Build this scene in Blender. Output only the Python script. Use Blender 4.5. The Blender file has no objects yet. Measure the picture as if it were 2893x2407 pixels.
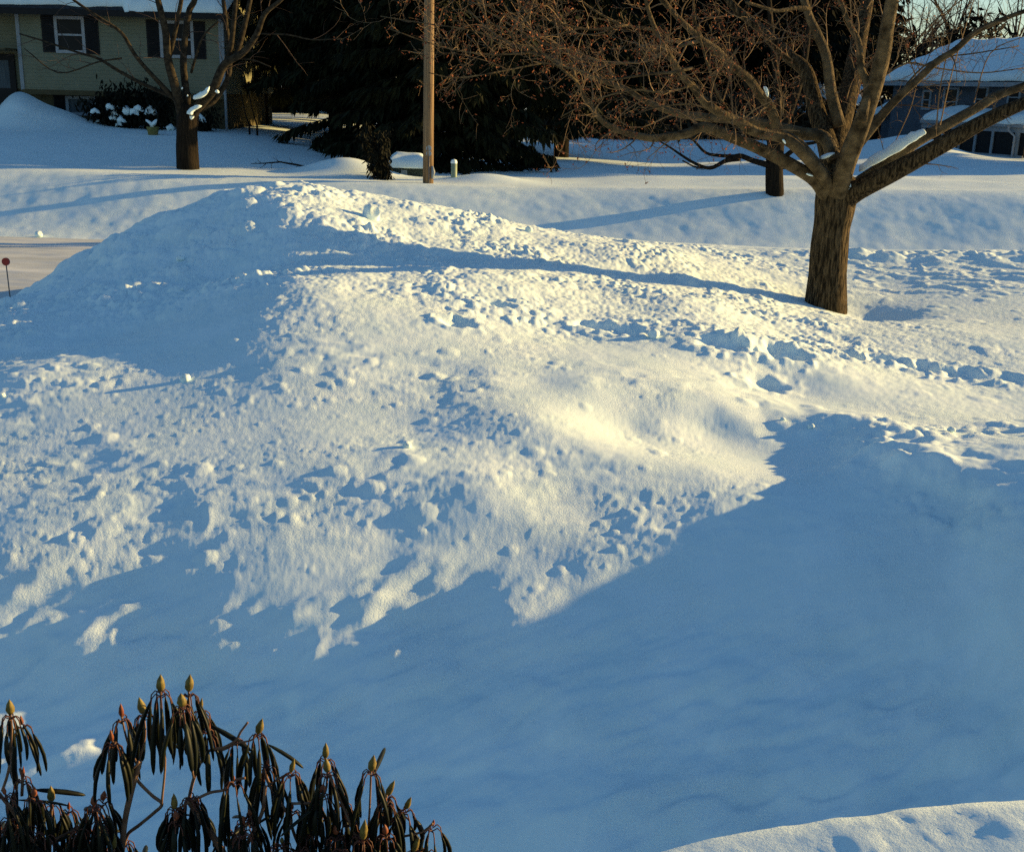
import bpy, math, random
import numpy as np
random.seed(7)
S = bpy.context.scene
COL = S.collection
PI = math.pi

# ------------------------------------------------------------------ camera model (used to survey the place from the photograph)
F = 3250.0; TH = math.radians(16.3); ROLL = .027; EYE = 3.0
FWD = np.array([0, math.cos(TH), -math.sin(TH)])
U0 = np.array([0, math.sin(TH), math.cos(TH)]); R0 = np.array([1., 0, 0])
RIGHT = math.cos(ROLL) * R0 + math.sin(ROLL) * U0
UP = -math.sin(ROLL) * R0 + math.cos(ROLL) * U0

def ray(px, py):
    return FWD * F + RIGHT * (px / .7259 - 1446.5) - UP * (py / .7259 - 1203.5)
def at(px, py, Y):
    d = ray(px, py); t = Y / d[1]
    return np.array([d[0] * t, Y, EYE + d[2] * t])
def atz(px, py, z):
    d = ray(px, py); t = (z - EYE) / d[2]
    return np.array([d[0] * t, d[1] * t, z])
def mpp(px, py, Y):                       # metres per unit of survey pixel at that depth
    return Y / ray(px, py)[1] / .7259

# ------------------------------------------------------------------ materials
def mat(name, build):
    m = bpy.data.materials.new(name); m.use_nodes = True
    nt = m.node_tree; b = nt.nodes['Principled BSDF']
    build(nt, b); return m
def nd(nt, t, **kw):
    n = nt.nodes.new(t)
    for k, v in kw.items():
        if k in n.inputs: n.inputs[k].default_value = v
        else: setattr(n, k, v)
    return n
def ramp(nt, fac, stops):
    r = nd(nt, 'ShaderNodeValToRGB'); e = r.color_ramp.elements
    while len(e) < len(stops): e.new(.5)
    for i, (p, c) in enumerate(stops):
        e[i].position = p; e[i].color = (*c, 1)
    nt.links.new(fac, r.inputs[0]); return r.outputs[0]
def noisy(c0, c1, scale=8., rough=.8, spec=.2, bump=0., bscale=None, stretch=(1, 1, 1), detail=6., metallic=0., lo=.3, hi=.7, bdist=.02):
    def b(nt, p):
        tc = nd(nt, 'ShaderNodeTexCoord'); mp = nd(nt, 'ShaderNodeMapping'); mp.inputs['Scale'].default_value = stretch
        nt.links.new(tc.outputs['Object'], mp.inputs['Vector'])
        n = nd(nt, 'ShaderNodeTexNoise', Scale=scale, Detail=detail); nt.links.new(mp.outputs[0], n.inputs['Vector'])
        nt.links.new(ramp(nt, n.outputs['Fac'], [(lo, c0), (hi, c1)]), p.inputs['Base Color'])
        p.inputs['Roughness'].default_value = rough; p.inputs['Specular IOR Level'].default_value = spec; p.inputs['Metallic'].default_value = metallic
        if bump:
            n2 = nd(nt, 'ShaderNodeTexNoise', Scale=bscale or scale * 2, Detail=8.); nt.links.new(mp.outputs[0], n2.inputs['Vector'])
            bm = nd(nt, 'ShaderNodeBump', Strength=bump, Distance=bdist); nt.links.new(n2.outputs['Fac'], bm.inputs['Height'])
            nt.links.new(bm.outputs[0], p.inputs['Normal'])
    return b
def siding(c0, c1, pitch, rough=.6):
    def b(nt, p):
        noisy(c0, c1, 3., rough, .25)(nt, p)
        tc = nd(nt, 'ShaderNodeTexCoord'); sp = nd(nt, 'ShaderNodeSeparateXYZ'); nt.links.new(tc.outputs['Object'], sp.inputs[0])
        mu = nd(nt, 'ShaderNodeMath', operation='DIVIDE'); mu.inputs[1].default_value = pitch; nt.links.new(sp.outputs['Z'], mu.inputs[0])
        fr = nd(nt, 'ShaderNodeMath', operation='FRACT'); nt.links.new(mu.outputs[0], fr.inputs[0])
        bm = nd(nt, 'ShaderNodeBump', Strength=1., Distance=.02, invert=True); nt.links.new(fr.outputs[0], bm.inputs['Height'])
        nt.links.new(bm.outputs[0], p.inputs['Normal'])
    return b
SNOW_A, SNOW_B = (.715, .855, .855), (.80, .915, .91)
M = {}
def snow_nodes(nt, p):
    tc = nd(nt, 'ShaderNodeTexCoord'); lk = nt.links.new
    n = nd(nt, 'ShaderNodeTexNoise', Scale=2.5, Detail=6.); lk(tc.outputs['Object'], n.inputs['Vector']); lk(ramp(nt, n.outputs['Fac'], [(.3, SNOW_A), (.7, SNOW_B)]), p.inputs['Base Color'])
    g = nd(nt, 'ShaderNodeTexNoise', Scale=70., Detail=8., Roughness=.7); lk(tc.outputs['Object'], g.inputs['Vector'])
    k = nd(nt, 'ShaderNodeTexNoise', Scale=1.1, Detail=4.); lk(tc.outputs['Object'], k.inputs['Vector'])
    mr = nd(nt, 'ShaderNodeMapRange'); mr.inputs['From Min'].default_value = .38; mr.inputs['From Max'].default_value = .62; mr.inputs['To Min'].default_value = .15; mr.inputs['To Max'].default_value = .75; lk(k.outputs['Fac'], mr.inputs['Value'])
    bm = nd(nt, 'ShaderNodeBump', Distance=.010); lk(g.outputs['Fac'], bm.inputs['Height']); lk(mr.outputs[0], bm.inputs['Strength']); lk(bm.outputs[0], p.inputs['Normal'])
    p.inputs['Roughness'].default_value = .75; p.inputs['Specular IOR Level'].default_value = .15
M['snow'] = mat('snow', snow_nodes)
M['snow_far'] = mat('snow_soft', noisy(SNOW_A, SNOW_B, 1.5, .75, .15, .3, 20., bdist=.01))
M['road_snow'] = mat('packed_road_snow', noisy((.46, .49, .48), (.74, .77, .75), 1.6, .7, .2, .5, 12., (.12, 1, 1), bdist=.02))
M['bark'] = mat('maple_bark', noisy((.018, .013, .007), (.125, .09, .048), 9., .95, .1, 1., 13., (4.5, 4.5, .55), lo=.40, hi=.62, bdist=.09))
M['limb_bark'] = mat('limb_bark', noisy((.022, .016, .009), (.145, .108, .06), 7., .9, .1, 1., 30., bdist=.03))
M['dark_bark'] = mat('dark_bark', noisy((.006, .005, .004), (.026, .019, .012), 9., .95, .1, 1., 16., (3, 3, .4), bdist=.04))
M['grey_limb'] = mat('grey_limb_bark', noisy((.010, .008, .006), (.052, .042, .027), 10., .9, .1, .6, 25., bdist=.015))
M['twig'] = mat('twig_bark', noisy((.055, .032, .018), (.25, .165, .085), 3., .8, .2))
M['twig_dark'] = mat('dark_twig_bark', noisy((.035, .025, .02), (.09, .06, .045), 6., .8, .2))
M['rust_bud'] = mat('rust_buds', noisy((.16, .035, .012), (.30, .09, .03), 20., .7, .2))
M['needle'] = mat('spruce_needles', noisy((.004, .006, .003), (.020, .023, .009), 2.2, .8, .1))
M['needle_far'] = mat('far_needles', noisy((.003, .005, .003), (.014, .014, .007), 1.2, .85, .1))
M['brown_brush'] = mat('brown_brush', noisy((.02, .014, .008), (.08, .055, .03), 1.5, .9, .1))
M['pole_wood'] = mat('pole_wood', noisy((.13, .08, .042), (.29, .195, .105), 8., .85, .2, .6, 14., (4, 4, .15), bdist=.015))
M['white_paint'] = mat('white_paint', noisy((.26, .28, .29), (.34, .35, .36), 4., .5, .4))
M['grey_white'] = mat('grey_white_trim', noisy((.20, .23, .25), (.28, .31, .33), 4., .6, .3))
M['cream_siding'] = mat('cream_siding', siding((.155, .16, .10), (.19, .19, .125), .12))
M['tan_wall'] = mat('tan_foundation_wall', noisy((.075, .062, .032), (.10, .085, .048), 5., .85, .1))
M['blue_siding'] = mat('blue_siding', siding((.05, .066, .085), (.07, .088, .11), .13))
M['black_paint'] = mat('black_paint', noisy((.006, .006, .007), (.012, .012, .012), 9., .6, .2))
M['glass'] = mat('dark_glass', noisy((.003, .004, .006), (.010, .013, .016), 2., .3, .12))
M['curtain'] = mat('grey_curtain', noisy((.05, .065, .075), (.10, .12, .13), 5., .9, .1, stretch=(4, 1, .3)))
M['shingle'] = mat('dark_shingle', noisy((.02, .02, .022), (.05, .05, .05), 12., .9, .1))
M['red_plastic'] = mat('red_reflector', noisy((.32, .012, .008), (.42, .02, .015), 30., .3, .5))
M['steel'] = mat('grey_rod', noisy((.10, .08, .07), (.16, .13, .11), 30., .5, .4))
M['green_box'] = mat('green_utility_paint', noisy((.02, .03, .025), (.035, .05, .04), 6., .6, .2))
M['pale_post'] = mat('pale_green_post', noisy((.20, .27, .18), (.30, .36, .25), 8., .6, .3))
M['pot'] = mat('olive_pot', noisy((.14, .13, .04), (.22, .19, .07), 9., .8, .1))
M['leaf'] = mat('rhododendron_leaf', noisy((.002, .003, .0015), (.010, .014, .005), 30., .5, .2))
M['petiole'] = mat('leaf_stalk', noisy((.05, .014, .010), (.12, .042, .022), 30., .6, .3))
M['bud'] = mat('flower_bud', noisy((.09, .065, .015), (.22, .165, .035), 90., .6, .3, .5, 160., bdist=.002))
M['bud_red'] = mat('red_bud', noisy((.14, .035, .015), (.26, .08, .03), 60., .6, .3))
M['stem'] = mat('rhododendron_stem', noisy((.10, .05, .03), (.26, .16, .10), 35., .85, .15, .5, 90., bdist=.002))
M['shrub_leaf'] = mat('shrub_leaf', noisy((.004, .005, .004), (.013, .014, .008), 6., .8, .1))

# ------------------------------------------------------------------ object helpers
def link_mesh(name, verts, faces, m, parent=None, smooth=True):
    me = bpy.data.meshes.new(name); me.from_pydata([tuple(map(float, v)) for v in verts], [], faces)
    me.materials.append(M[m] if isinstance(m, str) else m)
    if smooth: me.polygons.foreach_set('use_smooth', [True] * len(me.polygons))
    me.update(); o = bpy.data.objects.new(name, me); COL.objects.link(o)
    if parent is not None:
        o.parent = parent; o.matrix_parent_inverse = parent.matrix_basis.inverted()
    return o
def thing(name, loc, label, cat, group=None):
    o = bpy.data.objects.new(name, None); COL.objects.link(o); o.location = tuple(map(float, loc)); o.empty_display_size = .2
    return tag(o, label, cat, group)
def tag(o, label, cat, group=None):
    o['label'] = label; o['category'] = cat
    if group: o['group'] = group
    return o
def dup(root, loc, rz=0., sc=(1, 1, 1), label=None):
    def cp(o, par):
        c = o.copy(); COL.objects.link(c)
        if par is not None: c.parent = par
        for ch in [q for q in bpy.data.objects if q.parent == o]: cp(ch, c)
        return c
    kids = [q for q in bpy.data.objects if q.parent == root]
    r = root.copy(); COL.objects.link(r)
    for k in kids:
        c = k.copy(); COL.objects.link(c); c.parent = r
        for g in [q for q in bpy.data.objects if q.parent == k]:
            d = g.copy(); COL.objects.link(d); d.parent = c
    r.location = tuple(map(float, loc)); r.rotation_euler = (0, 0, rz); r.scale = sc
    if label: r['label'] = label
    return r

class MB:
    def __init__(s): s.v = []; s.f = []
    def add(s, vs, fs):
        n = len(s.v); s.v.extend(vs); s.f.extend([tuple(i + n for i in f) for f in fs])
    def box(s, x0, x1, y0, y1, z0, z1):
        vs = [(x, y, z) for x in (x0, x1) for y in (y0, y1) for z in (z0, z1)]
        s.add(vs, [(0, 1, 3, 2), (4, 6, 7, 5), (0, 4, 5, 1), (2, 3, 7, 6), (0, 2, 6, 4), (1, 5, 7, 3)])
    def quadbox(s, p, th):                # a slab over polygon p, th = thickness vector
        n = len(p); a = [np.array(q, float) for q in p]; t = np.array(th, float)
        s.add(a + [q - t for q in a], [tuple(range(n)), tuple(range(2 * n - 1, n - 1, -1))] + [(i, n + i, n + (i + 1) % n, (i + 1) % n) for i in range(n)])
    def tube(s, pts, rad, n=6, cap=True, flare=None):
        pts = [np.array(p, float) for p in pts]; k = len(pts)
        up = np.array([.13, .31, .94]); base = len(s.v); fs = []
        for i in range(k):
            d = pts[min(i + 1, k - 1)] - pts[max(i - 1, 0)]; L = math.sqrt(d[0] * d[0] + d[1] * d[1] + d[2] * d[2]) or 1.; d = d / L
            if i == 0:
                a = np.array((d[1] * up[2] - d[2] * up[1], d[2] * up[0] - d[0] * up[2], d[0] * up[1] - d[1] * up[0]))
                if a @ a < .01: a = np.array((d[2], 0., -d[0]))
            else: a = a - d * (a @ d)
            a = a / (math.sqrt(a @ a) or 1.)
            b = (d[1] * a[2] - d[2] * a[1], d[2] * a[0] - d[0] * a[2], d[0] * a[1] - d[1] * a[0])
            r = rad[i] if hasattr(rad, '__len__') else rad; p = pts[i]
            for j in range(n):
                c, q = CS[n][j]; rr = r * (flare(i, j) if flare else 1.)
                s.v.append((p[0] + rr * (c * a[0] + q * b[0]), p[1] + rr * (c * a[1] + q * b[1]), p[2] + rr * (c * a[2] + q * b[2])))
        for i in range(k - 1):
            for j in range(n):
                j2 = (j + 1) % n; o = base + i * n
                fs.append((o + j, o + j2, o + n + j2, o + n + j))
        if cap:
            fs.append(tuple(base + (k - 1) * n + j for j in range(n))); fs.append(tuple(base + j for j in range(n - 1, -1, -1)))
        s.f.extend(fs)
    def lathe(s, prof, c=(0, 0, 0), n=12):
        base = len(s.v)
        for r, z in prof:
            for j in range(n):
                s.v.append((c[0] + r * math.cos(2 * PI * j / n), c[1] + r * math.sin(2 * PI * j / n), c[2] + z))
        for i in range(len(prof) - 1):
            for j in range(n):
                o = base + i * n; j2 = (j + 1) % n; s.f.append((o + j, o + j2, o + n + j2, o + n + j))
        s.f.append(tuple(base + (len(prof) - 1) * n + j for j in range(n)))
    def build(s, name, m, parent=None, smooth=False): return link_mesh(name, s.v, s.f, m, parent, smooth)
CS = {n: [(math.cos(2 * PI * j / n), math.sin(2 * PI * j / n)) for j in range(n)] for n in range(3, 40)}

def spline(P, per=4):
    P = [np.array(p, float) for p in P]; out = []
    Q = [2 * P[0] - P[1]] + P + [2 * P[-1] - P[-2]]
    for i in range(1, len(Q) - 2):
        p0, p1, p2, p3 = Q[i - 1:i + 3]
        for k in range(per):
            t = k / per
            out.append(.5 * (2 * p1 + (p2 - p0) * t + (2 * p0 - 5 * p1 + 4 * p2 - p3) * t * t + (3 * p1 - p0 - 3 * p2 + p3) * t ** 3))
    out.append(P[-1]); return out

# ------------------------------------------------------------------ noise on arrays
_rng = np.random.RandomState(11)
PERM = _rng.permutation(4096).astype(np.int32); GA = _rng.uniform(0, 2 * PI, 4096); GX = np.cos(GA).astype(np.float32); GY = np.sin(GA).astype(np.float32)
RND = [_rng.uniform(0, 1, 4096).astype(np.float32) for _ in range(4)]
def hsh(i, j): return PERM[(PERM[i & 4095] + j) & 4095]
def perlin(x, y):
    xi = np.floor(x).astype(np.int32); yi = np.floor(y).astype(np.int32); fx = (x - xi).astype(np.float32); fy = (y - yi).astype(np.float32)
    u = fx * fx * fx * (fx * (fx * 6 - 15) + 10); v = fy * fy * fy * (fy * (fy * 6 - 15) + 10)
    def g(a, b):
        h = hsh(xi + a, yi + b); return GX[h] * (fx - a) + GY[h] * (fy - b)
    n0 = g(0, 0) * (1 - u) + g(1, 0) * u; n1 = g(0, 1) * (1 - u) + g(1, 1) * u
    return (n0 * (1 - v) + n1 * v) * 1.5
def fbm(x, y, s, oct=3, gain=.5, ox=0., ang=0., asp=1.):
    c, q = math.cos(ang), math.sin(ang); X = (x * c + y * q) / s + ox; Y = (-x * q + y * c) / (s * asp) + ox * 1.7; r = 0; a = 1.
    for k in range(oct):
        r = r + a * perlin(X * 2 ** k + 17.3 * k, Y * 2 ** k - 9.1 * k); a *= gain
    return r
def bumps(x, y, s, prob, ox=0., sharp=1.):  # separate pellets, lumps or pits: one per cell with probability prob
    X = x / s + ox; Y = y / s + ox * 2.3
    xi = np.floor(X).astype(np.int32); yi = np.floor(Y).astype(np.int32); out = np.zeros_like(X, dtype=np.float32)
    for a in (-1, 0, 1):
        for b in (-1, 0, 1):
            h = hsh(xi + a, yi + b); cx = xi + a + RND[0][h]; cy = yi + b + RND[1][h]; rr = .28 + .42 * RND[2][h]
            d2 = ((X - cx) ** 2 + (Y - cy) ** 2) / (rr * rr)
            out = np.maximum(out, np.where(RND[3][h] < prob, np.clip(1 - d2, 0, 1) ** sharp * rr / .7, 0))
    return out
def sst(a, b, x):
    t = np.clip((x - a) / (b - a), 0, 1); return t * t * (3 - 2 * t)

# ------------------------------------------------------------------ terrain: surveyed heights plus an added, unseen shading drift, thin-plate surface
CTRL = []
def c(px, py, z): CTRL.append(atz(px, py, z))
def w(x, y, z): CTRL.append(np.array([x, y, z], float))
for a in [(640, 380, 1.6), (500, 385, 1.5), (300, 455, 1.05), (150, 520, .72), (0, 630, .42), (800, 412, 1.42), (1000, 455, 1.12), (1200, 487, .82), (1430, 505, .55),
          (600, 440, 1.35), (600, 500, 1.12), (610, 570, 1.06), (620, 610, .98), (1000, 560, .96), (930, 640, .92), (1100, 520, .92), (1300, 570, .62), (800, 500, 1.16), (800, 570, 1.02),
          (200, 580, .62), (400, 520, .93), (420, 610, .74), (0, 690, .30), (0, 735, .40), (250, 680, .56), (260, 715, .60), (500, 690, .80), (520, 730, .76),
          (1000, 720, .86), (1000, 800, .74), (1000, 900, .58), (1000, 1000, .42), (1300, 640, .62), (1300, 800, .45), (1600, 720, .24), (1600, 600, .3), (1960, 640, .25), (2000, 560, .42), (1960, 520, .52),
          (1693, 640, .14), (2000, 800, .22), (1600, 830, .2), (1740, 865, .42), (1850, 930, .55), (2055, 990, .58), (2085, 1105, .54), (2150, 1040, .57), (2150, 1150, .52), (1985, 1090, .32), (1950, 870, .40), (1520, 915, .12), (1450, 1060, .05), (1300, 940, .2),
          (1620, 905, .24), (1590, 962, .23), (1700, 1110, .04), (1600, 1200, -.05), (1300, 1250, -.12), (2000, 1250, .08), (2000, 1400, -.12), (1050, 1700, -.5), (1500, 1500, -.28), (2090, 1480, -.2),
          (900, 1270, -.04), (680, 1220, .06), (800, 1100, .28), (500, 1000, .37), (250, 1000, .29), (0, 1000, .21), (0, 1150, .06), (0, 1300, -.12), (300, 1150, .10), (300, 1280, -.06), (300, 1500, -.46), (0, 850, .31), (300, 850, .46), (550, 850, .60), (520, 1350, -.2), (760, 900, .62), (760, 1000, .42)]: c(*a)
for a in [(-7.4, 18, -.36), (-7.5, 15, -.36), (-7.4, 12, -.3), (-7.3, 9.5, -.3), (-6.8, 7.5, -.4), (-5, 5, -.7), (-3.5, 3.5, -.8), (-1.5, 3, -.75), (.5, 3, -.65), (2.6, 3.2, -.5), (-3, 19.6, .7), (-5.2, 19.6, .1), (-8.5, 20, -.36), (0, 20, .6), (5, 20.3, .5),
          (-10, 12, -.36), (-10, 18, -.36), (-11, 7, -.5), (-14, 14, -.36), (-14, 20, -.36), (10, 20.2, .55), (14, 20, .6), (12, 15, .4), (9, 12, .35), (6.5, 10, .42), (5.5, 9, .5), (5.5, 8, .95), (5.4, 7, 1.35), (5.4, 6, 1.62), (5.2, 4.8, 1.6), (5, 3.5, 1.2), (8, 7, 1.1), (9, 4, 1.1), (11, 9, .5),  # includes a tall unseen drift at right, added to shade the foreground
          (4.3, 6.6, .72), (3.9, 5.6, .30)]: w(*a)
AZ = math.radians(72); EL = math.radians(11.0)     # sun to the right, slightly beyond
sd = np.array([math.sin(AZ) * math.cos(EL), math.cos(AZ) * math.cos(EL), math.sin(EL)])
CP = np.array(CTRL)
SLOPE = [(50, 760, .07), (300, 760, .07), (600, 760, .09), (900, 760, .13), (1200, 700, .24), (1100, 780, .2), (50, 880, .08), (300, 880, .08), (600, 880, .10), (850, 880, .12), (1100, 880, .2), (1300, 880, .22), (1500, 850, .2),
         (50, 1000, .085), (300, 1000, .085), (600, 1000, .09), (850, 980, .10), (1100, 950, .16), (1300, 950, .18), (50, 1150, .07), (300, 1130, .07), (550, 1120, .075), (800, 1080, .08), (1000, 1080, .07), (1250, 1060, .09), (1100, 1150, .06), (1400, 1010, .11), (1220, 1160, .06), (1000, 1200, .03), (1150, 1190, .05), (1050, 1250, .01), (740, 1250, -.02), (720, 1340, -.08), (880, 1200, .03), (560, 1280, -.04), (1300, 1130, .07), (640, 488, .2), (450, 560, .0), (300, 605, .06), (130, 625, .06), (1330, 1090, .09), (1300, 830, .21), (1400, 830, .2), (1200, 790, .21), (1450, 880, .2), (1350, 880, .2), (1460, 1040, .10), (1510, 1090, .06), (700, 1275, -.06), (850, 1285, -.05), (600, 1270, -.05), (450, 1320, -.06), (950, 1300, -.04), (150, 1350, -.05),
         (50, 1250, .02), (300, 1240, .01), (550, 1220, .02), (100, 1400, -.05), (400, 1400, -.05), (800, 1350, -.05), (200, 560, -.09), (400, 500, -.11), (450, 430, -.11), (350, 620, -.05), (520, 610, -.09), (550, 480, -.06),
         (750, 420, .3), (900, 470, .3), (1100, 490, .3), (1300, 530, .28), (800, 610, .28), (1000, 610, .28), (1200, 600, .3), (1400, 620, .28), (1500, 700, .25), (1800, 680, .2), (2000, 680, .2), (1700, 780, .2), (2000, 850, .22), (1300, 760, .25)]
def _U(r2): return .5 * r2 * np.log(np.maximum(r2, 1e-10))
def _fit(P, wz=.6,ws=4.,lam=.25):
    C = P[:, :2]; G = np.array([gp for gp in SLOPE_XY]); C = np.concatenate([C, G[:, :2]]); n = len(C)
    def dif(a): return a[:, None, 0] - C[None, :, 0], a[:, None, 1] - C[None, :, 1]
    dx, dy = dif(P[:, :2]); A = np.concatenate([_U(dx * dx + dy * dy), np.ones((len(P), 1)), P[:, :2]], 1) * wz
    dx, dy = dif(G); L = np.log(np.maximum(dx * dx + dy * dy, 1e-10)) + 1
    B = np.concatenate([-L * (dx * sd[0] + dy * sd[1]), np.zeros((len(G), 1)), np.full((len(G), 1), -sd[0]), np.full((len(G), 1), -sd[1])], 1) * ws
    A = np.concatenate([A, B]); b = np.concatenate([P[:, 2] * wz, (G[:, 2] - sd[2]) * ws])
    dx, dy = dif(C); K = np.zeros((n + 3, n + 3)); K[:n, :n] = _U(dx * dx + dy * dy)
    T = np.concatenate([np.ones((n, 1)), C], 1); Q, _ = np.linalg.qr(T, mode='complete'); N = Q[:, 3:]   # coefficients orthogonal to affine part
    Bs = np.zeros((n + 3, n - 3 + 3)); Bs[:n, :n - 3] = N; Bs[n:, n - 3:] = np.eye(3)
    A2 = A @ Bs; K2 = Bs.T @ K @ Bs; cf = np.linalg.solve(A2.T @ A2 + lam * K2 + 1e-9 * np.eye(n), A2.T @ b)
    return C, Bs @ cf
def near_z(x, y):
    C, cf = TPS; n = len(C); z = cf[n] + cf[n + 1] * x + cf[n + 2] * y
    for i in range(n): z = z + cf[i] * _U((x - C[i, 0]) ** 2 + (y - C[i, 1]) ** 2)
    return z
SLOPE_XY = [(*atz(a, b, .3)[:2], t) for a, b, t in SLOPE]
TPS = _fit(CP)
def _walk(px, py):
    d = ray(px, py); ts = np.linspace(2.5, 24, 900) / d[1]; z = EYE + d[2] * ts; g = near_z(d[0] * ts, d[1] * ts); k = int(np.argmax(z < g)); return d[0] * ts[k], d[1] * ts[k]
for _ in range(3):
    SLOPE_XY = [(*_walk(a, b), t) for a, b, t in SLOPE]; TPS = _fit(CP)
def far_z(x, y):
    crest = .60 + .022 * np.clip(x, 0, 20) + .012 * np.clip(-x, 0, 14)
    wob = .22 * np.sin(x * .35 + 1.) + .10 * np.sin(x * .9)
    b = np.clip((y - 25.3 - wob * .5) / 3.8, 0, 1); b = .3 * b + .7 * b * b * (3 - 2 * b)
    z = -.40 + (crest + .40) * b
    z = z + .05 * np.exp(-((y - 29.0 - wob) / 1.) ** 2)
    left = sst(-3, -11, x); z = z + left * (sst(29, 40, y) * .72)
    z = z - sst(0, 6, x) * sst(31, 45, y) * .35
    return z
def macro_z(x, y):
    x = np.asarray(x, float); y = np.asarray(y, float)
    nz = near_z(np.clip(x, -15, 15), np.clip(y, 2.2, 21.5)); nz = np.clip(nz, -1.2, 2.)
    k = sst(20.0, 21.3, y)
    z = nz * (1 - k) + far_z(x, y) * k
    def g(cx, cy, a, sx, sy): return a * np.exp(-((x - cx) / sx) ** 2 - ((y - cy) / sy) ** 2)
    z = z + g(4.95, 15.7, -.15, .45, .55)                               # wind hollow beside the tree
    z = z + g(-16.6, 39.2, .8, .8, 1.0) + g(-15.4, 39.2, .5, 1.2, 1.)  # drift against the left house
    z = z + g(-4.6, 31.6, .45, 1.2, .9) + g(-.9, 31.2, .22, 1.2, .8)   # heaps round the pole
    z = z + g(17.2, 52, .85, 2.0, 2.4) + g(13, 53, .5, 3., 2.)          # drift by the porch
    return z
PITS = []   # footprints and dug holes: x, y, radius, depth
for px, py, r, dp in [(1215, 672, .30, .12), (1270, 680, .36, .15), (1480, 705, .36, .14), (1530, 712, .30, .10), (1605, 722, .42, .20), (1640, 716, .25, .12), (1720, 727, .34, .15), (1760, 738, .26, .12), (1810, 740, .36, .15), (1900, 758, .40, .15), (1975, 768, .42, .15), (2060, 775, .35, .12),
                      (940, 665, .5, .16), (1020, 625, .45, .12), (1570, 790, .3, .09)]:
    p = atz(px, py, 0.)
    PITS.append((px, py, r, dp))
def hit(px, py, z_of=None):
    d = ray(px, py); ts = np.linspace(2.5, 70, 2700) / d[1]
    X = d[0] * ts; Y = d[1] * ts; Z = EYE + d[2] * ts; g = (z_of or macro_z)(X, Y); k = int(np.argmax(Z < g))
    return np.array([X[k], Y[k], g[k]])
PITS = [(*hit(px, py)[:2], r * (.8 if px > 1190 else .42), dp * (.55 if px > 1190 else .45)) for px, py, r, dp in PITS]

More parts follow.
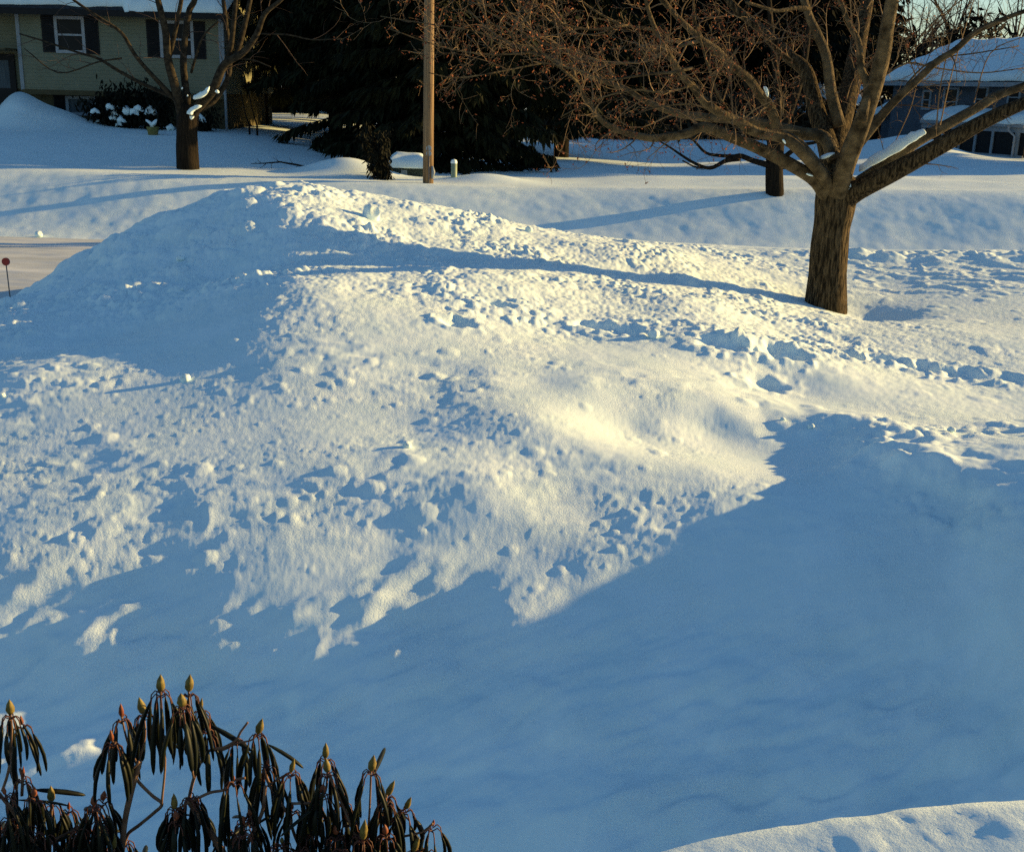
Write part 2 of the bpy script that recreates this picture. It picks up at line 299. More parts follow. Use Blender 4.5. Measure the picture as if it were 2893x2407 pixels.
CREST = [atz(a_, b_, z_) for a_, b_, z_ in [(1500, 925, .2), (1600, 890, .32), (1690, 862, .42), (1745, 858, .46), (1795, 893, .5), (1850, 922, .58), (1950, 945, .62), (2030, 975, .64), (2075, 1030, .62), (2095, 1110, .58), (2130, 1180, .56)]]
CWT = [0, .25, .7, .9, .6, .9, .9, .9, 1., .9, 0.]
def detail_z(x, y, zm):
    mound = sst(10.2, 12.6, y + .35 * fbm(x, y, 2., 2, ox=3.)) * sst(19.9, 18.8, y) * sst(-7.2, -6., x) * sst(6.2, 3.2, x + .15 * (y - 15))
    mound = np.maximum(mound, sst(1.2, 1.45, zm) * sst(20, 19, y))
    hollow = sst(.14, -.06, zm + .10 * fbm(x, y, 1.2, 2, ox=5.)) * sst(10, 8.4, y) * sst(-6, -5, x)
    rightflat = sst(2.0, 3.8, x - .12 * (y - 9)) * (1 - mound) * sst(20.2, 19.2, y)
    bank = sst(24.6, 25.4, y) * sst(30., 28.3, y)
    road = sst(20.5, 21, y) * sst(25, 24.6, y) + sst(-6.9, -7.6, x) * sst(21, 20.6, y) * sst(5, 7, y)
    road = np.clip(road, 0, 1)
    far = sst(29, 31, y)
    crust = np.clip(1 - mound - hollow - rightflat - road - bank - far, 0, 1) * sst(22, 20.5, y)
    z = np.zeros_like(x)
    # ploughed, chunky snow
    big = bumps(x, y, .55, .30, 1.); mid = bumps(x, y, .26, .5, 2.); sm = bumps(x, y, .13, .55, 3.)
    lum = np.clip(.35 + .9 * fbm(x, y, 1.3, 2, ox=8.), .15, 1.)
    crown = sst(.95, 1.35, zm)
    sm2 = bumps(x, y, .075, .6, 3.7, .6); z = z + mound * sst(-1.8, -3., x) * (bumps(x, y, .5, .16, 3.3, .7) * .08 + bumps(x, y, .24, .14, 3.5, .6) * .05)
    z = z + mound * (lum * (big * .07 * (.3 + 1.3 * crown) + mid * .055 + sm * .042 + sm2 * .026) + fbm(x, y, .5, 3, ox=4.) * .020 + fbm(x, y, .06, 2, ox=6.) * .007)
    # wind crust with pock marks
    pock = fbm(x, y, .75, 2, ox=12., ang=.35, asp=.55); patch = sst(-.35, .3, fbm(x, y, 1.7, 2, ox=15.))
    lo_ = .18 + .42 * sst(1.6, -.6, x); rg = lo_ + (1.05 - lo_) * sst(-.25, .45, fbm(x, y, 1.4, 2, ox=66., ang=.3, asp=.5)) * sst(3.4, 1.2, x)
    n0 = fbm(x, y, .42, 2, ox=7.7, ang=.28, asp=.5); n1 = fbm(x - .20 * n0, y - .05 * n0, .38, 2, ox=8.3, ang=.28, asp=.5); n2 = fbm(x - .05 * n0, y, .13, 2, ox=9.1, ang=.28, asp=.6)
    z = z + crust * (fbm(x, y, 2.2, 2, ox=2.) * .012 + patch * (n1 * .013 + np.maximum(pock, -.3) * .012 - bumps(x, y, .34, .16, 8., .7) * .016) + rg * (n2 * (.0032 + .002 * patch) + fbm(x, y, .042, 2, ox=22., ang=.28, asp=.7) * .0020 + bumps(x, y, .08, .10, 9.) * .010) + bumps(x, y, .17, .04, 9.5) * .020)
    # shaded hollow, swept smooth
    z = z + hollow * (fbm(x, y, 1.1, 3, ox=31., ang=.5, asp=.4) * .045 + fbm(x, y, .25, 2, ox=33., ang=.5, asp=.35) * .014 + fbm(x, y, .05, 2, ox=35.) * .0012)
    la = atz(850, 1690, -.45); lb = atz(2090, 1500, -.25); ld = lb - la; ll = math.hypot(ld[0], ld[1])
    sdist = ((y - la[1]) * ld[0] - (x - la[0]) * ld[1]) / ll + .05 * fbm(x, y, .6, 2, ox=37.)
    z = z - hollow * .12 * sst(.05, -.16, sdist) * sst(-1.2, -.3, x)
    lens_ = fbm(x, y, .7, 2, ox=38., ang=.45, asp=.4); z = z + hollow * sst(-.10, -.24, zm) * .03 * sst(-.05, .35, lens_)
    near_c = (x > 1.4) & (x < 5.5) & (y > 5.8) & (y < 10.5)
    if near_c.any():
        xx = x[near_c]; yy = y[near_c]; best = np.full(xx.shape, 9.); sg = np.zeros(xx.shape); am = np.zeros(xx.shape); jit = .08 * fbm(xx, yy, .5, 3, ox=77.)
        for (p, q, wp, wq) in zip(CREST[:-1], CREST[1:], CWT[:-1], CWT[1:]):
            ex, ey = q[0] - p[0], q[1] - p[1]; t = np.clip(((xx - p[0]) * ex + (yy - p[1]) * ey) / (ex * ex + ey * ey), 0, 1); dd = np.hypot(xx - p[0] - t * ex, yy - p[1] - t * ey)
            side = (xx - p[0]) * ey - (yy - p[1]) * ex; cl = dd < best; best = np.where(cl, dd, best); sg = np.where(cl, np.sign(side), sg); am = np.where(cl, wp + (wq - wp) * t, am)
        sd_ = best * sg + jit                                            # positive towards the viewer
        z[near_c] += .09 * am * np.where(sd_ > 0, np.exp(-(sd_ / .16) ** 2), np.exp(-(sd_ / .55) ** 2)) * (1 + .5 * fbm(xx, yy, .35, 2, ox=78.))
    # right-hand level snow with pellets
    sast = np.abs(fbm(x, y, .9, 3, ox=41., ang=-.25, asp=.45))
    z = z + rightflat * (fbm(x, y, 1.8, 2, ox=40.) * .025 + bumps(x, y, .28, .08, 13.) * .020 + bumps(x, y, .15, .10, 14.) * .012 + fbm(x, y, .08, 2, ox=44.) * .003)
    z = z + rightflat * sst(16.2, 17.2, y) * (.030 * np.clip(.30 - sast, 0, .3) / .3 + bumps(x, y, .8, .35, 17., 1.5) * .03)
    z = z + sst(3., 6., x) * np.exp(-((y - 19.15) / .45) ** 2) * (.08 + .11 * bumps(x, y, .42, .5, 28.) + .04 * bumps(x, y, .16, .5, 29.))
    # far bank and far yard
    z = z + bank * (fbm(x, y, .9, 3, ox=51.) * .011 + bumps(x, y, .3, .15, 19.) * .006)
    z = z + far * fbm(x, y, 5., 3, ox=61.) * .055
    # torn rims of the pile and of the drift crest
    rim = np.exp(-((zm - .40) / .10) ** 2) * sst(2.3, 2.9, x) * sst(9.9, 9., y) * sst(6.4, 6.9, y)
    z = z + rim * (bumps(x, y, .22, .6, 23.) * .05 + bumps(x, y, .1, .5, 24.) * .025)
    for px, py, r, dp in PITS:
        sel = (np.abs(x - px) < r * 2.6) & (np.abs(y - py) < r * 2.6)
        xx = x[sel]; yy = y[sel]; d = np.sqrt((xx - px) ** 2 + ((yy - py) * 1.25) ** 2) / r
        d = d * (1 + .30 * perlin(xx * 1.8 / (r + .1), yy * 1.8 / (r + .1)) + .22 * perlin(xx * 9., yy * 9.))
        ring = np.exp(-((d - 1.15) / .3) ** 2); z[sel] += -dp * (1 - sst(.25, 1., d)) * (1 - .25 * bumps(xx, yy, .11, .6, 27.)) + ring * (dp * .22 + dp * .28 * bumps(xx, yy, .13, .6, 26.))
    return z

def grid_object(name, X, Y, Z, m):
    nr, nc = X.shape; me = bpy.data.meshes.new(name); nv = nr * nc; nf = (nr - 1) * (nc - 1)
    me.vertices.add(nv); co = np.empty((nv, 3), np.float32); co[:, 0] = X.ravel(); co[:, 1] = Y.ravel(); co[:, 2] = Z.ravel()
    me.vertices.foreach_set('co', co.ravel())
    idx = np.arange(nv, dtype=np.int32).reshape(nr, nc)
    q = np.stack([idx[:-1, :-1], idx[:-1, 1:], idx[1:, 1:], idx[1:, :-1]], -1).reshape(-1)
    me.loops.add(nf * 4); me.loops.foreach_set('vertex_index', q); me.polygons.add(nf)
    me.polygons.foreach_set('loop_start', np.arange(0, nf * 4, 4, dtype=np.int32)); me.polygons.foreach_set('loop_total', np.full(nf, 4, np.int32))
    me.polygons.foreach_set('use_smooth', np.ones(nf, bool)); me.update(calc_edges=True)
    me.materials.append(M[m]); o = bpy.data.objects.new(name, me); COL.objects.link(o); return o

ys = [1.6]
while ys[-1] < 2.9: ys.append(ys[-1] + .05)
while ys[-1] < 34: ys.append(ys[-1] + min(.0008 * ys[-1] ** 2 * .25 + .0055 + .00018 * ys[-1] ** 2, .036 if ys[-1] < 20 else .06))
while ys[-1] < 1500: ys.append(ys[-1] * 1.02 + .02)
ys = np.array(ys)
us = np.concatenate([-np.geomspace(2.4, .52, 60)[:-1], np.linspace(-.52, .52, 1180), np.geomspace(.52, 2.4, 60)[1:]])
Y, U = np.meshgrid(ys, us, indexing='ij'); X = U * Y
ZM = macro_z(X, Y); Z = ZM.copy()
near = Y[:, 0] < 80
Z[near] += detail_z(X[near], Y[near], ZM[near])
ground = grid_object('snowy_ground', X, Y, Z, 'snow'); ground['kind'] = 'structure'
print('terrain', X.shape, X.size)
# packed snow of the road and the drive, sheets above the ground
def sheet(name, x0, x1, y0, y1, nx, ny, z, ang=0):
    gx, gy = np.meshgrid(np.linspace(x0, x1, nx), np.linspace(y0, y1, ny)); zz = z + fbm(gx, gy, 2.5, 3, ox=71., ang=ang, asp=.25) * .02 + fbm(gx, gy, .5, 2, ox=72., ang=ang, asp=.3) * .006
    o = grid_object(name, gx, gy, zz, 'road_snow'); o['kind'] = 'structure'; return o
sheet('road', -45, 45, 20.75, 24.9, 500, 70, -.325)
sheet('driveway', -13.5, -7.0, 4., 20.73, 90, 220, -.32)
def gz(x, y):
    a = np.array([float(x)]); b = np.array([float(y)]); zm = macro_z(a, b); return float((zm + detail_z(a, b, zm))[0])

# ------------------------------------------------------------------ broadleaf trees
def px_limb(pts, Y0, dY, w0, w1, per=4, r0=0.):
    """survey points -> 3-D centreline with radii; depth runs from Y0 to Y0+dY along the limb"""
    n = len(pts); L = [0.]
    for i in range(1, n): L.append(L[-1] + math.hypot(pts[i][0] - pts[i - 1][0], pts[i][1] - pts[i - 1][1]))
    P = [at(x, y, Y0 + dY * (L[i] / L[-1]) ** .8) for i, (x, y) in enumerate(pts)]
    sp = spline(P, per); k = len(sp); m = mpp(pts[0][0], pts[0][1], Y0 + dY * .4)
    rad = [.5 * m * (w0 + (w1 - w0) * (i / (k - 1)) ** .75) for i in range(k)]
    return sp, rad
def unit(v): return v / (np.linalg.norm(v) or 1.)
def rnd_dir(rng): return unit(np.array([rng.gauss(0, 1), rng.gauss(0, 1), rng.gauss(0, 1)]))
def twig_path(rng, p, d, L, seg, curl=.35, lift=.0):
    P = [p]; d = unit(d); b = rnd_dir(rng) * curl
    for i in range(seg):
        if rng.random() < .3: b = rnd_dir(rng) * curl
        d = unit(d + b * .7 + rnd_dir(rng) * .16 + np.array([0, 0, lift])); P.append(P[-1] + d * (L / seg))
    return P
def grow(mb, rng, pts, rad, start, per_m, lens, rr, level, tips, lift=.04, keep=None):
    cum = [0.]
    for i in range(1, len(pts)): cum.append(cum[-1] + float(np.linalg.norm(pts[i] - pts[i - 1])))
    tot = cum[-1]; n = max(1, int((tot * (1 - start)) * per_m + rng.random())); 
    for q in range(n):
        s = tot * (start + (1 - start) * (q + rng.random()) / n); i = 0
        while i < len(cum) - 2 and cum[i + 1] < s: i += 1
        t = (s - cum[i]) / max(1e-6, cum[i + 1] - cum[i]); p = pts[i] + (pts[i + 1] - pts[i]) * t; ax = unit(pts[i + 1] - pts[i])
        side = rnd_dir(rng); side = unit(side - ax * (side @ ax)); fwd_ = rng.uniform(.35, 1.1)
        L = rng.uniform(*lens) * (1 - .45 * s / tot); r = min(rad[i] * .6, rr) 
        path = twig_path(rng, p, side + ax * fwd_ + np.array([0, 0, lift * 2]), L, 6 if level > 1 else 4, .30, lift)
        if keep and not keep(path[-1]): continue
        rads = [max(.0021, r * (1 - .8 * k / (len(path) - 1))) for k in range(len(path))]
        mb.tube(path, rads, 4 if r > .008 else 3, cap=False); tips.append(path[-1])
        if level > 1: grow(mb, rng, path, rads, .18, per_m * (1.9 if level == 3 else 2.2), (lens[0] * .42, lens[1] * .48), rr * .5, level - 1, tips, lift, keep)
def bark_flare(seed, amt):
    r = random.Random(seed); ph = [r.uniform(0, 6.28) for _ in range(9)]
    return lambda i, j: 1 + amt * (math.sin(j * 2.1 + ph[0] + i * .13) + .6 * math.sin(j * 3.7 + ph[1] + i * .31) + .5 * math.sin(i * .9 + ph[2]))
def tri_bits(mb, rng, pts, n, size):
    for _ in range(n):
        p = pts[rng.randrange(len(pts))]; a = rnd_dir(rng) * size * rng.uniform(.5, 1.2); b = rnd_dir(rng) * size * rng.uniform(.3, .7)
        q = p + rnd_dir(rng) * size
        mb.add([tuple(q), tuple(q + a * .5 + b), tuple(q + a), tuple(q + a * .5 - b)], [(0, 1, 2, 3)])
def snow_lump(mb, path, wid, hgt, seed):
    """a rounded ridge of snow lying along a limb"""
    r = random.Random(seed); k = len(path); rad = [wid * (.35 + .65 * math.sin(PI * min(1, .12 + .88 * i / (k - 1)))) * r.uniform(.85, 1.15) for i in range(k)]
    base = len(mb.v); n = 10
    for i, p in enumerate(path):
        d = unit(path[min(i + 1, k - 1)] - path[max(i - 1, 0)]); a = unit(np.cross(d, [0, 0, 1.])); b = np.cross(a, d)
        e = .25 if i in (0, k - 1) else 1.
        for j in range(n):
            q = 2 * PI * j / n; mb.v.append(tuple(p + a * rad[i] * e * math.cos(q) + b * (hgt if math.sin(q) > 0 else hgt * .4) * e * math.sin(q) * rad[i] / wid))
    for i in range(k - 1):
        for j in range(n):
            o = base + i * n; j2 = (j + 1) % n; mb.f.append((o + j, o + j2, o + n + j2, o + n + j))
    mb.f.append(tuple(base + (k - 1) * n + j for j in range(n))); mb.f.append(tuple(base + j for j in range(n - 1, -1, -1)))

# the big maple on the near lawn
B = hit(1693, 634); YT = float(B[1]) + .15
maple = thing('maple_tree', (B[0], YT, B[2]), 'large bare maple with many spreading limbs standing in sunlit snow on the near lawn', 'tree')
mb = MB(); tp, tr = px_limb([(1690, 690), (1692, 640), (1697, 560), (1703, 485), (1711, 434), (1716, 396), (1722, 360)], YT, 0, 80, 60, 5)
m1 = mpp(1700, 500, YT); tr = [.5 * m1 * q for q in np.interp(np.linspace(0, 1, len(tp)), [0, .16, .33, .55, .75, .9, 1], [118, 90, 76, 73, 82, 82, 60])]
mb.tube(tp, tr, 26, flare=bark_flare(3, .018)); mb.build('trunk', 'bark', maple, True)
LIMBS = [  # survey points, depth change, start and end width
    ([(1705, 420), (1675, 373), (1628, 342), (1563, 308), (1504, 283), (1445, 261), (1410, 274), (1364, 282), (1326, 283), (1270, 268), (1239, 252), (1214, 224), (1196, 193), (1183, 168), (1170, 130)], -1.8, 34, 4),
    ([(1708, 412), (1690, 365), (1659, 328), (1612, 286), (1550, 271), (1513, 249), (1473, 230), (1441, 205), (1420, 177), (1395, 149), (1379, 124), (1357, 87), (1342, 56), (1329, 19), (1318, -30)], -2.6, 30, 6),
    ([(1710, 400), (1689, 360), (1640, 300), (1600, 274), (1588, 246), (1578, 218), (1557, 193), (1538, 165), (1500, 134), (1469, 103), (1441, 84), (1413, 59), (1382, 28), (1340, -20)], -1.5, 30, 9),
    ([(1712, 330), (1690, 283), (1644, 274), (1581, 258), (1519, 246), (1473, 243), (1426, 239), (1379, 230), (1348, 218), (1317, 205), (1286, 184), (1239, 168), (1193, 150), (1140, 124), (1084, 106), (1052, 93), (1000, 60), (960, 20)], 1.6, 28, 3),
    ([(1716, 400), (1712, 295), (1728, 231), (1746, 167), (1756, 116), (1766, 64), (1779, 0), (1790, -80), (1800, -200)], 2.3, 58, 18),
    ([(1716, 420), (1720, 385), (1741, 321), (1766, 257), (1784, 205), (1800, 154), (1812, 103), (1820, 51), (1830, 0), (1845, -90), (1850, -220)], -2.2, 50, 18),
    ([(1768, 250), (1779, 180), (1766, 141), (1761, 90), (1751, 67), (1735, 33), (1715, -20)], .2, 20, 8),
    ([(1715, 370), (1695, 290), (1679, 244), (1666, 193), (1651, 144), (1612, 112), (1575, 74), (1544, 47), (1513, 22), (1480, -15), (1430, -70)], 1.7, 46, 12),
    ([(1722, 260), (1705, 193), (1694, 116), (1674, 67), (1658, 31), (1640, -30), (1610, -120)], .3, 26, 12),
    ([(1722, 428), (1746, 398), (1818, 360), (1882, 326), (1946, 290), (2010, 254), (2062, 229), (2110, 208), (2200, 165), (2300, 130)], -1.6, 52, 18),
    ([(1730, 410), (1756, 380), (1818, 337), (1882, 290), (1946, 254), (2010, 218), (2049, 195), (2100, 177), (2190, 140), (2290, 90)], .8, 32, 12),
    ([(1758, 300), (1789, 262), (1818, 226), (1848, 195), (1882, 164), (1920, 128), (1959, 103), (1997, 69), (2036, 49), (2075, 33), (2110, 20), (2200, -20)], -.3, 22, 7),
    ([(1640, 20), (1660, 18), (1631, 17), (1594, 23), (1566, 16), (1530, 5)], -.6, 10, 6),
    ([(1342, 62), (1326, 59), (1283, 53), (1239, 34), (1189, 0), (1150, -40)], -.4, 8, 3),
    ([(1470, 80), (1410, 90), (1364, 109), (1333, 124), (1302, 128), (1239, 131), (1193, 124), (1146, 103), (1099, 81), (1053, 56), (990, 18)], 1., 9, 3),
    ([(1420, 140), (1379, 149), (1345, 151), (1308, 156), (1270, 162), (1239, 165), (1205, 150), (1150, 135), (1100, 128)], -.8, 7, 3),
    ([(1360, 158), (1400, 162), (1457, 159), (1497, 124), (1510, 100)], -.5, 5, 3),
    ([(1545, 262), (1513, 250), (1473, 196), (1457, 150), (1440, 95), (1425, 40), (1420, -20)], -.8, 7, 4),
    ([(1183, 168), (1150, 140), (1100, 100), (1060, 90), (1040, 60), (1006, 47), (970, -10)], -.8, 6, 3)]
LIMBS += [([(1245, 131), (1146, 95), (1050, 40), (960, -10)], -.6, 6, 2), ([(1288, 53), (1200, 60), (1100, 30), (1000, -25)], -.5, 6, 2), ([(1090, 108), (1000, 112), (900, 95), (800, 60)], -.6, 5, 2), ([(1110, 130), (1000, 152), (930, 160), (880, 150)], -.7, 4, 2), ([(1058, 90), (960, 62), (880, 50), (780, 34)], -.4, 4, 2), ([(1420, 175), (1360, 190), (1300, 185), (1220, 205), (1150, 240)], -.5, 6, 2), ([(1480, 235), (1420, 215), (1350, 220), (1290, 240)], -.4, 5, 2)]
LIMBS += [([(1815, 235), (1880, 150), (1930, 120), (2000, 110), (2090, 95)], .6, 5, 2), ([(1800, 165), (1860, 130), (1920, 140), (2010, 150), (2100, 140)], .9, 5, 2), ([(1800, 245), (1850, 190), (1900, 178), (1970, 168)], .3, 4, 1.5), ([(1850, 130), (1900, 60), (1960, 10), (2000, -20)], .3, 4, 1.5)]
limbs = []
for k, (pts, dy, w0, w1) in enumerate(LIMBS):
    far0 = {6: -1.1, 12: .2, 13: -1.6, 14: .3, 15: -2.0, 16: -1.6, 17: -1.2, 18: -1.8, 8: .4, 11: -.2, 19: 1.2, 20: -1.8, 21: 1.4, 22: -2.2, 23: -2.4, 24: -2.2, 25: -1.4}.get(k, 0)
    P, r = px_limb(pts, YT + far0, dy, w0, w1)
    q = MB(); q.tube(P, r, 14 if w0 > 20 else 8, flare=bark_flare(k + 20, .03)); q.build('limb', 'bark' if k in (4, 7, 9) else 'limb_bark', maple, True); limbs.append((P, r, w0))
rng = random.Random(5); mb = MB(); tips = []
for pts, dy, w0 in [([(1920, 265), (1931, 164), (1969, 0), (1980, -60)], -.2, 3.2), ([(1928, 257), (1954, 144), (1997, 0), (2010, -50)], -.2, 3.), ([(1997, 211), (2031, 110), (2100, 75), (2150, 40)], .3, 3.), ([(1828, 308), (1864, 231), (1879, 177), (1890, 120)], .5, 3.), ([(1815, 320), (1800, 262), (1790, 210)], .3, 2.), ([(1560, 275), (1530, 200), (1490, 130)], -1., 3.5),
                    ([(1270, 268), (1230, 300), (1190, 345), (1130, 342)], -1.8, 1.6), ([(1510, 285), (1480, 310), (1430, 330)], -1., 1.6)]:
    P, r = px_limb(pts, YT + dy, -.2, w0, w0 * .4); mb.tube(P, r, 4, cap=False); grow(mb, rng, P, r, .1, 4., (.12, .4), .004, 2, tips)
for k, (P, r, w0) in enumerate(limbs):
    big = w0 > 20; left = k in (0, 1, 2, 3, 7, 8, 13, 14, 15, 17, 18, 6) or k > 18
    grow(mb, rng, P, r, .30 if big else .06, 4.2 if left else 2.6, (.35, 1.35) if left else (.25, .8), .0125, 3 if left or k in (9, 10, 11) else 2, tips, .03)
print('maple twigs', len(mb.v), len(tips))
tw = mb.build('twigs', 'twig', maple); tw['kind'] = 'stuff'
mb = MB(); tri_bits(mb, rng, [t for t in tips if t[0] < 5.], 4200, .03); ob = mb.build('rust_buds', 'rust_bud', maple); ob['kind'] = 'stuff'
def at_path(pts, Y): return spline([at(x, y, Y) for x, y in pts], 4)
for pts, yy, wd, hg in [([(1762, 352), (1790, 334), (1830, 312), (1868, 288), (1893, 274), (1898, 271)], YT + .05, .085, .10), ([(1682, 326), (1695, 322), (1712, 314)], YT - .35, .055, .04), ([(1900, 303), (1912, 296), (1920, 290)], YT - .5, .045, .05), ([(1566, 178), (1571, 188), (1574, 200)], YT - 1., .026, .03), ([(1500, 274), (1520, 281), (1541, 288)], YT + 1.4, .05, .03), ([(1738, 372), (1741, 384), (1739, 396)], YT - .25, .035, .035), ([(1653, 357), (1660, 360), (1668, 362)], YT - .5, .022, .018), ([(1604, 286), (1608, 292), (1611, 296)], YT - 1., .02, .02)]:
    q = MB(); snow_lump(q, at_path(pts, yy), wd, hg, int(pts[0][0])); q.build('snow_patch', 'snow', maple, True)

# the maple across the road in front of the pale house
B = hit(386, 352); YL = float(B[1]) + .25
lt = thing('maple_tree', (B[0], YL, B[2]), 'dark many-stemmed bare tree before the cream house across the road', 'tree')
mb = MB(); P, r = px_limb([(387, 385), (386, 350), (384, 300), (384, 262), (386, 235), (388, 215)], YL, 0, 50, 44, 4); m1 = mpp(385, 300, YL)
r = [.5 * m1 * q for q in np.interp(np.linspace(0, 1, len(P)), [0, .2, .5, .75, 1], [52, 47, 42, 44, 40])]; mb.tube(P, r, 20, flare=bark_flare(9, .02)); mb.build('trunk', 'dark_bark', lt, True)
LL = [([(380, 250), (373, 230), (358, 174), (345, 124), (339, 62), (324, 0), (310, -70)], -.6, 26, 10), ([(386, 240), (383, 199), (376, 124), (386, 31), (401, -5), (410, -90)], .6, 18, 10), ([(390, 260), (400, 228), (436, 187), (460, 134), (498, 109), (526, 72), (544, 28), (582, -5), (620, -60)], -.4, 26, 6), ([(465, 125), (473, 100), (479, 47), (484, -5), (490, -80)], -.3, 13, 8),
      ([(482, 115), (492, 90), (513, 0), (520, -70)], .3, 14, 8), ([(376, 222), (367, 212), (330, 174), (280, 118), (249, 68), (199, 34), (150, 0), (100, -40)], -.8, 13, 4), ([(372, 225), (358, 202), (295, 174), (243, 146), (202, 121), (162, 109), (90, 85), (40, 70)], .7, 11, 3), ([(392, 150), (412, 85), (430, 60), (448, 45)], -.4, 6, 3),
      ([(480, 120), (520, 124), (555, 138)], -.5, 4, 2), ([(530, 70), (590, 72), (640, 82), (700, 80)], -.6, 4, 2), ([(345, 124), (360, 60), (372, 0), (380, -60)], -.6, 12, 7), ([(250, 120), (200, 128), (120, 150), (50, 100)], -.6, 4, 2), ([(410, 225), (440, 205), (470, 150), (465, 60), (455, -20)], .6, 14, 8)]
mb = MB(); tips = []; rng = random.Random(12)
for k, (pts, dy, w0, w1) in enumerate(LL):
    P, r = px_limb(pts, YL, dy, w0, w1); q = MB(); q.tube(P, r, 10, flare=bark_flare(k + 50, .03)); q.build('limb', 'grey_limb', lt, True)
    grow(mb, rng, P, r, .3 if w0 > 10 else .1, 1.6, (.5, 1.8), .012, 2, tips, .04)
o = mb.build('twigs', 'twig_dark', lt); o['kind'] = 'stuff'
for pts, wd, hg in [([(396, 203), (408, 200), (422, 192), (430, 178)], .10, .10), ([(392, 246), (392, 232), (400, 224), (414, 218)], .10, .10), ([(441, 187), (446, 190), (450, 190)], .06, .06), ([(372, 182), (375, 183)], .04, .04), ([(383, 197), (386, 198)], .04, .04)]:
    q = MB(); snow_lump(q, at_path(pts, YL - .45), wd, hg, int(pts[0][0])); q.build('snow_patch', 'snow', lt, True)

# the smaller tree beyond the far bank
B = hit(1590, 402); YS = float(B[1]) + .15
st = thing('maple_tree', (B[0], YS, B[2]), 'small dark tree with low drooping branches seen behind the big maple trunk', 'tree')
mb = MB(); P, r = px_limb([(1590, 425), (1589, 400), (1588, 350), (1590, 310), (1592, 285)], YS, 0, 38, 34); mb.tube(P, r, 16, flare=bark_flare(19, .02)); mb.build('trunk', 'dark_bark', st, True)
SL = [([(1588, 345), (1575, 339), (1544, 330), (1516, 320), (1488, 330), (1457, 345), (1426, 336), (1395, 317), (1373, 302), (1345, 286)], -.8, 16, 3), ([(1520, 321), (1482, 320), (1448, 314), (1423, 289), (1400, 275), (1380, 250)], .5, 9, 3), ([(1516, 328), (1490, 332), (1462, 342), (1430, 344), (1400, 330)], -1.2, 7, 3), ([(1590, 310), (1570, 260), (1540, 190), (1500, 110), (1470, 20)], .6, 22, 8), ([(1592, 305), (1612, 250), (1640, 170), (1655, 90), (1660, -10)], .3, 22, 9), ([(1594, 300), (1600, 230), (1590, 140), (1580, 40), (1575, -40)], .8, 20, 9), ([(1600, 330), (1640, 300), (1680, 290), (1740, 260)], -.4, 12, 4), ([(1600, 345), (1650, 345), (1690, 330)], .4, 6, 2)]
mb = MB(); tips = []
for k, (pts, dy, w0, w1) in enumerate(SL):
    P, r = px_limb(pts, YS, dy, w0, w1); q = MB(); q.tube(P, r, 8, flare=bark_flare(k + 80, .03)); q.build('limb', 'dark_bark', st, True); grow(mb, rng, P, r, .2, 1.8, (.4, 1.4), .010, 2, tips, .03)
o = mb.build('twigs', 'twig_dark', st); o['kind'] = 'stuff'

# ------------------------------------------------------------------ spruces and the wood behind
def spruce(name, H, R, seed, skirt, nb, tuft, m='needle', blades=3, tl=(.28, .6)):
    r = random.Random(seed); root = bpy.data.objects.new(name, None); COL.objects.link(root); t = MB()
    t.tube([(0, 0, -.6), (0, 0, H * .5), (0, 0, H)], [R * .075, R * .05, .02], 9); t.build('trunk', 'dark_bark', root, True)
    f = MB(); br = MB()
    for i in range(nb):
        u = ((i + r.random()) / nb) ** .85; h = skirt + (H - skirt) * u; L = R * (1 - u) ** .85 * r.uniform(.75, 1.12) + .25; a = i * 2.4 + r.uniform(-.5, .5)
        dr = np.array([math.cos(a), math.sin(a), 0]); sd_ = np.array([-dr[1], dr[0], 0]); droop = r.uniform(.25, .5) * (1 - .5 * u)
        pts = [np.array([0, 0, h]) + dr * L * q + np.array([0, 0, L * (.12 * q - droop * q * q + .10 * q ** 4)]) for q in (0, .25, .5, .75, 1)]
        br.tube(pts, [.035, .028, .02, .014, .006], 3, cap=False)
        for k in range(max(5, int(tuft * L))):
            q = r.uniform(.12, 1.) ; x = q * 4; j = min(3, int(x)); p = pts[j] + (pts[j + 1] - pts[j]) * (x - j)
            p = p + sd_ * r.uniform(-1, 1) * L * .34 * (1.1 - q) + np.array([0, 0, r.uniform(-.08, .05)])
            ln = r.uniform(*tl); 
            for b in range(blades):
                d = unit(dr * r.uniform(.0, .7) + sd_ * r.uniform(-.6, .6) + np.array([0, 0, -r.uniform(.35, 1.2)])); wv = unit(np.cross(d, rnd_dir(r))) * r.uniform(.035, .075) * (1.6 if blades < 3 else 1)
                e = p + d * ln; mid = p + d * ln * .5
                f.add([tuple(p), tuple(mid + wv), tuple(e), tuple(mid - wv)], [(0, 1, 2, 3)])
    br.build('branches', 'dark_bark', root); f.build('foliage', m, root); return root
def put(root, x, y, label, group, dz=-.1): root.location = (x, y, gz(x, y) + dz); tag(root, label, 'tree', group); return root
EV = 'dark evergreens across the road'
sa = put(spruce('spruce_tree', 19, 3.5, 1, .25, 250, 34), -2.0, 36.0, 'huge dark spruce with drooping skirts just behind the utility pole', EV)
sb = put(spruce('spruce_tree', 19, 3.6, 2, 1.6, 150, 26), -6.6, 42.5, 'dark spruce with a bare lower trunk beside the right end of the cream house', EV)
sc_ = put(spruce('spruce_tree', 18, 3.9, 3, 1.1, 140, 26), -4.4, 48.5, 'dark spruce standing between and behind the two nearest spruces', EV)
rng = random.Random(33)
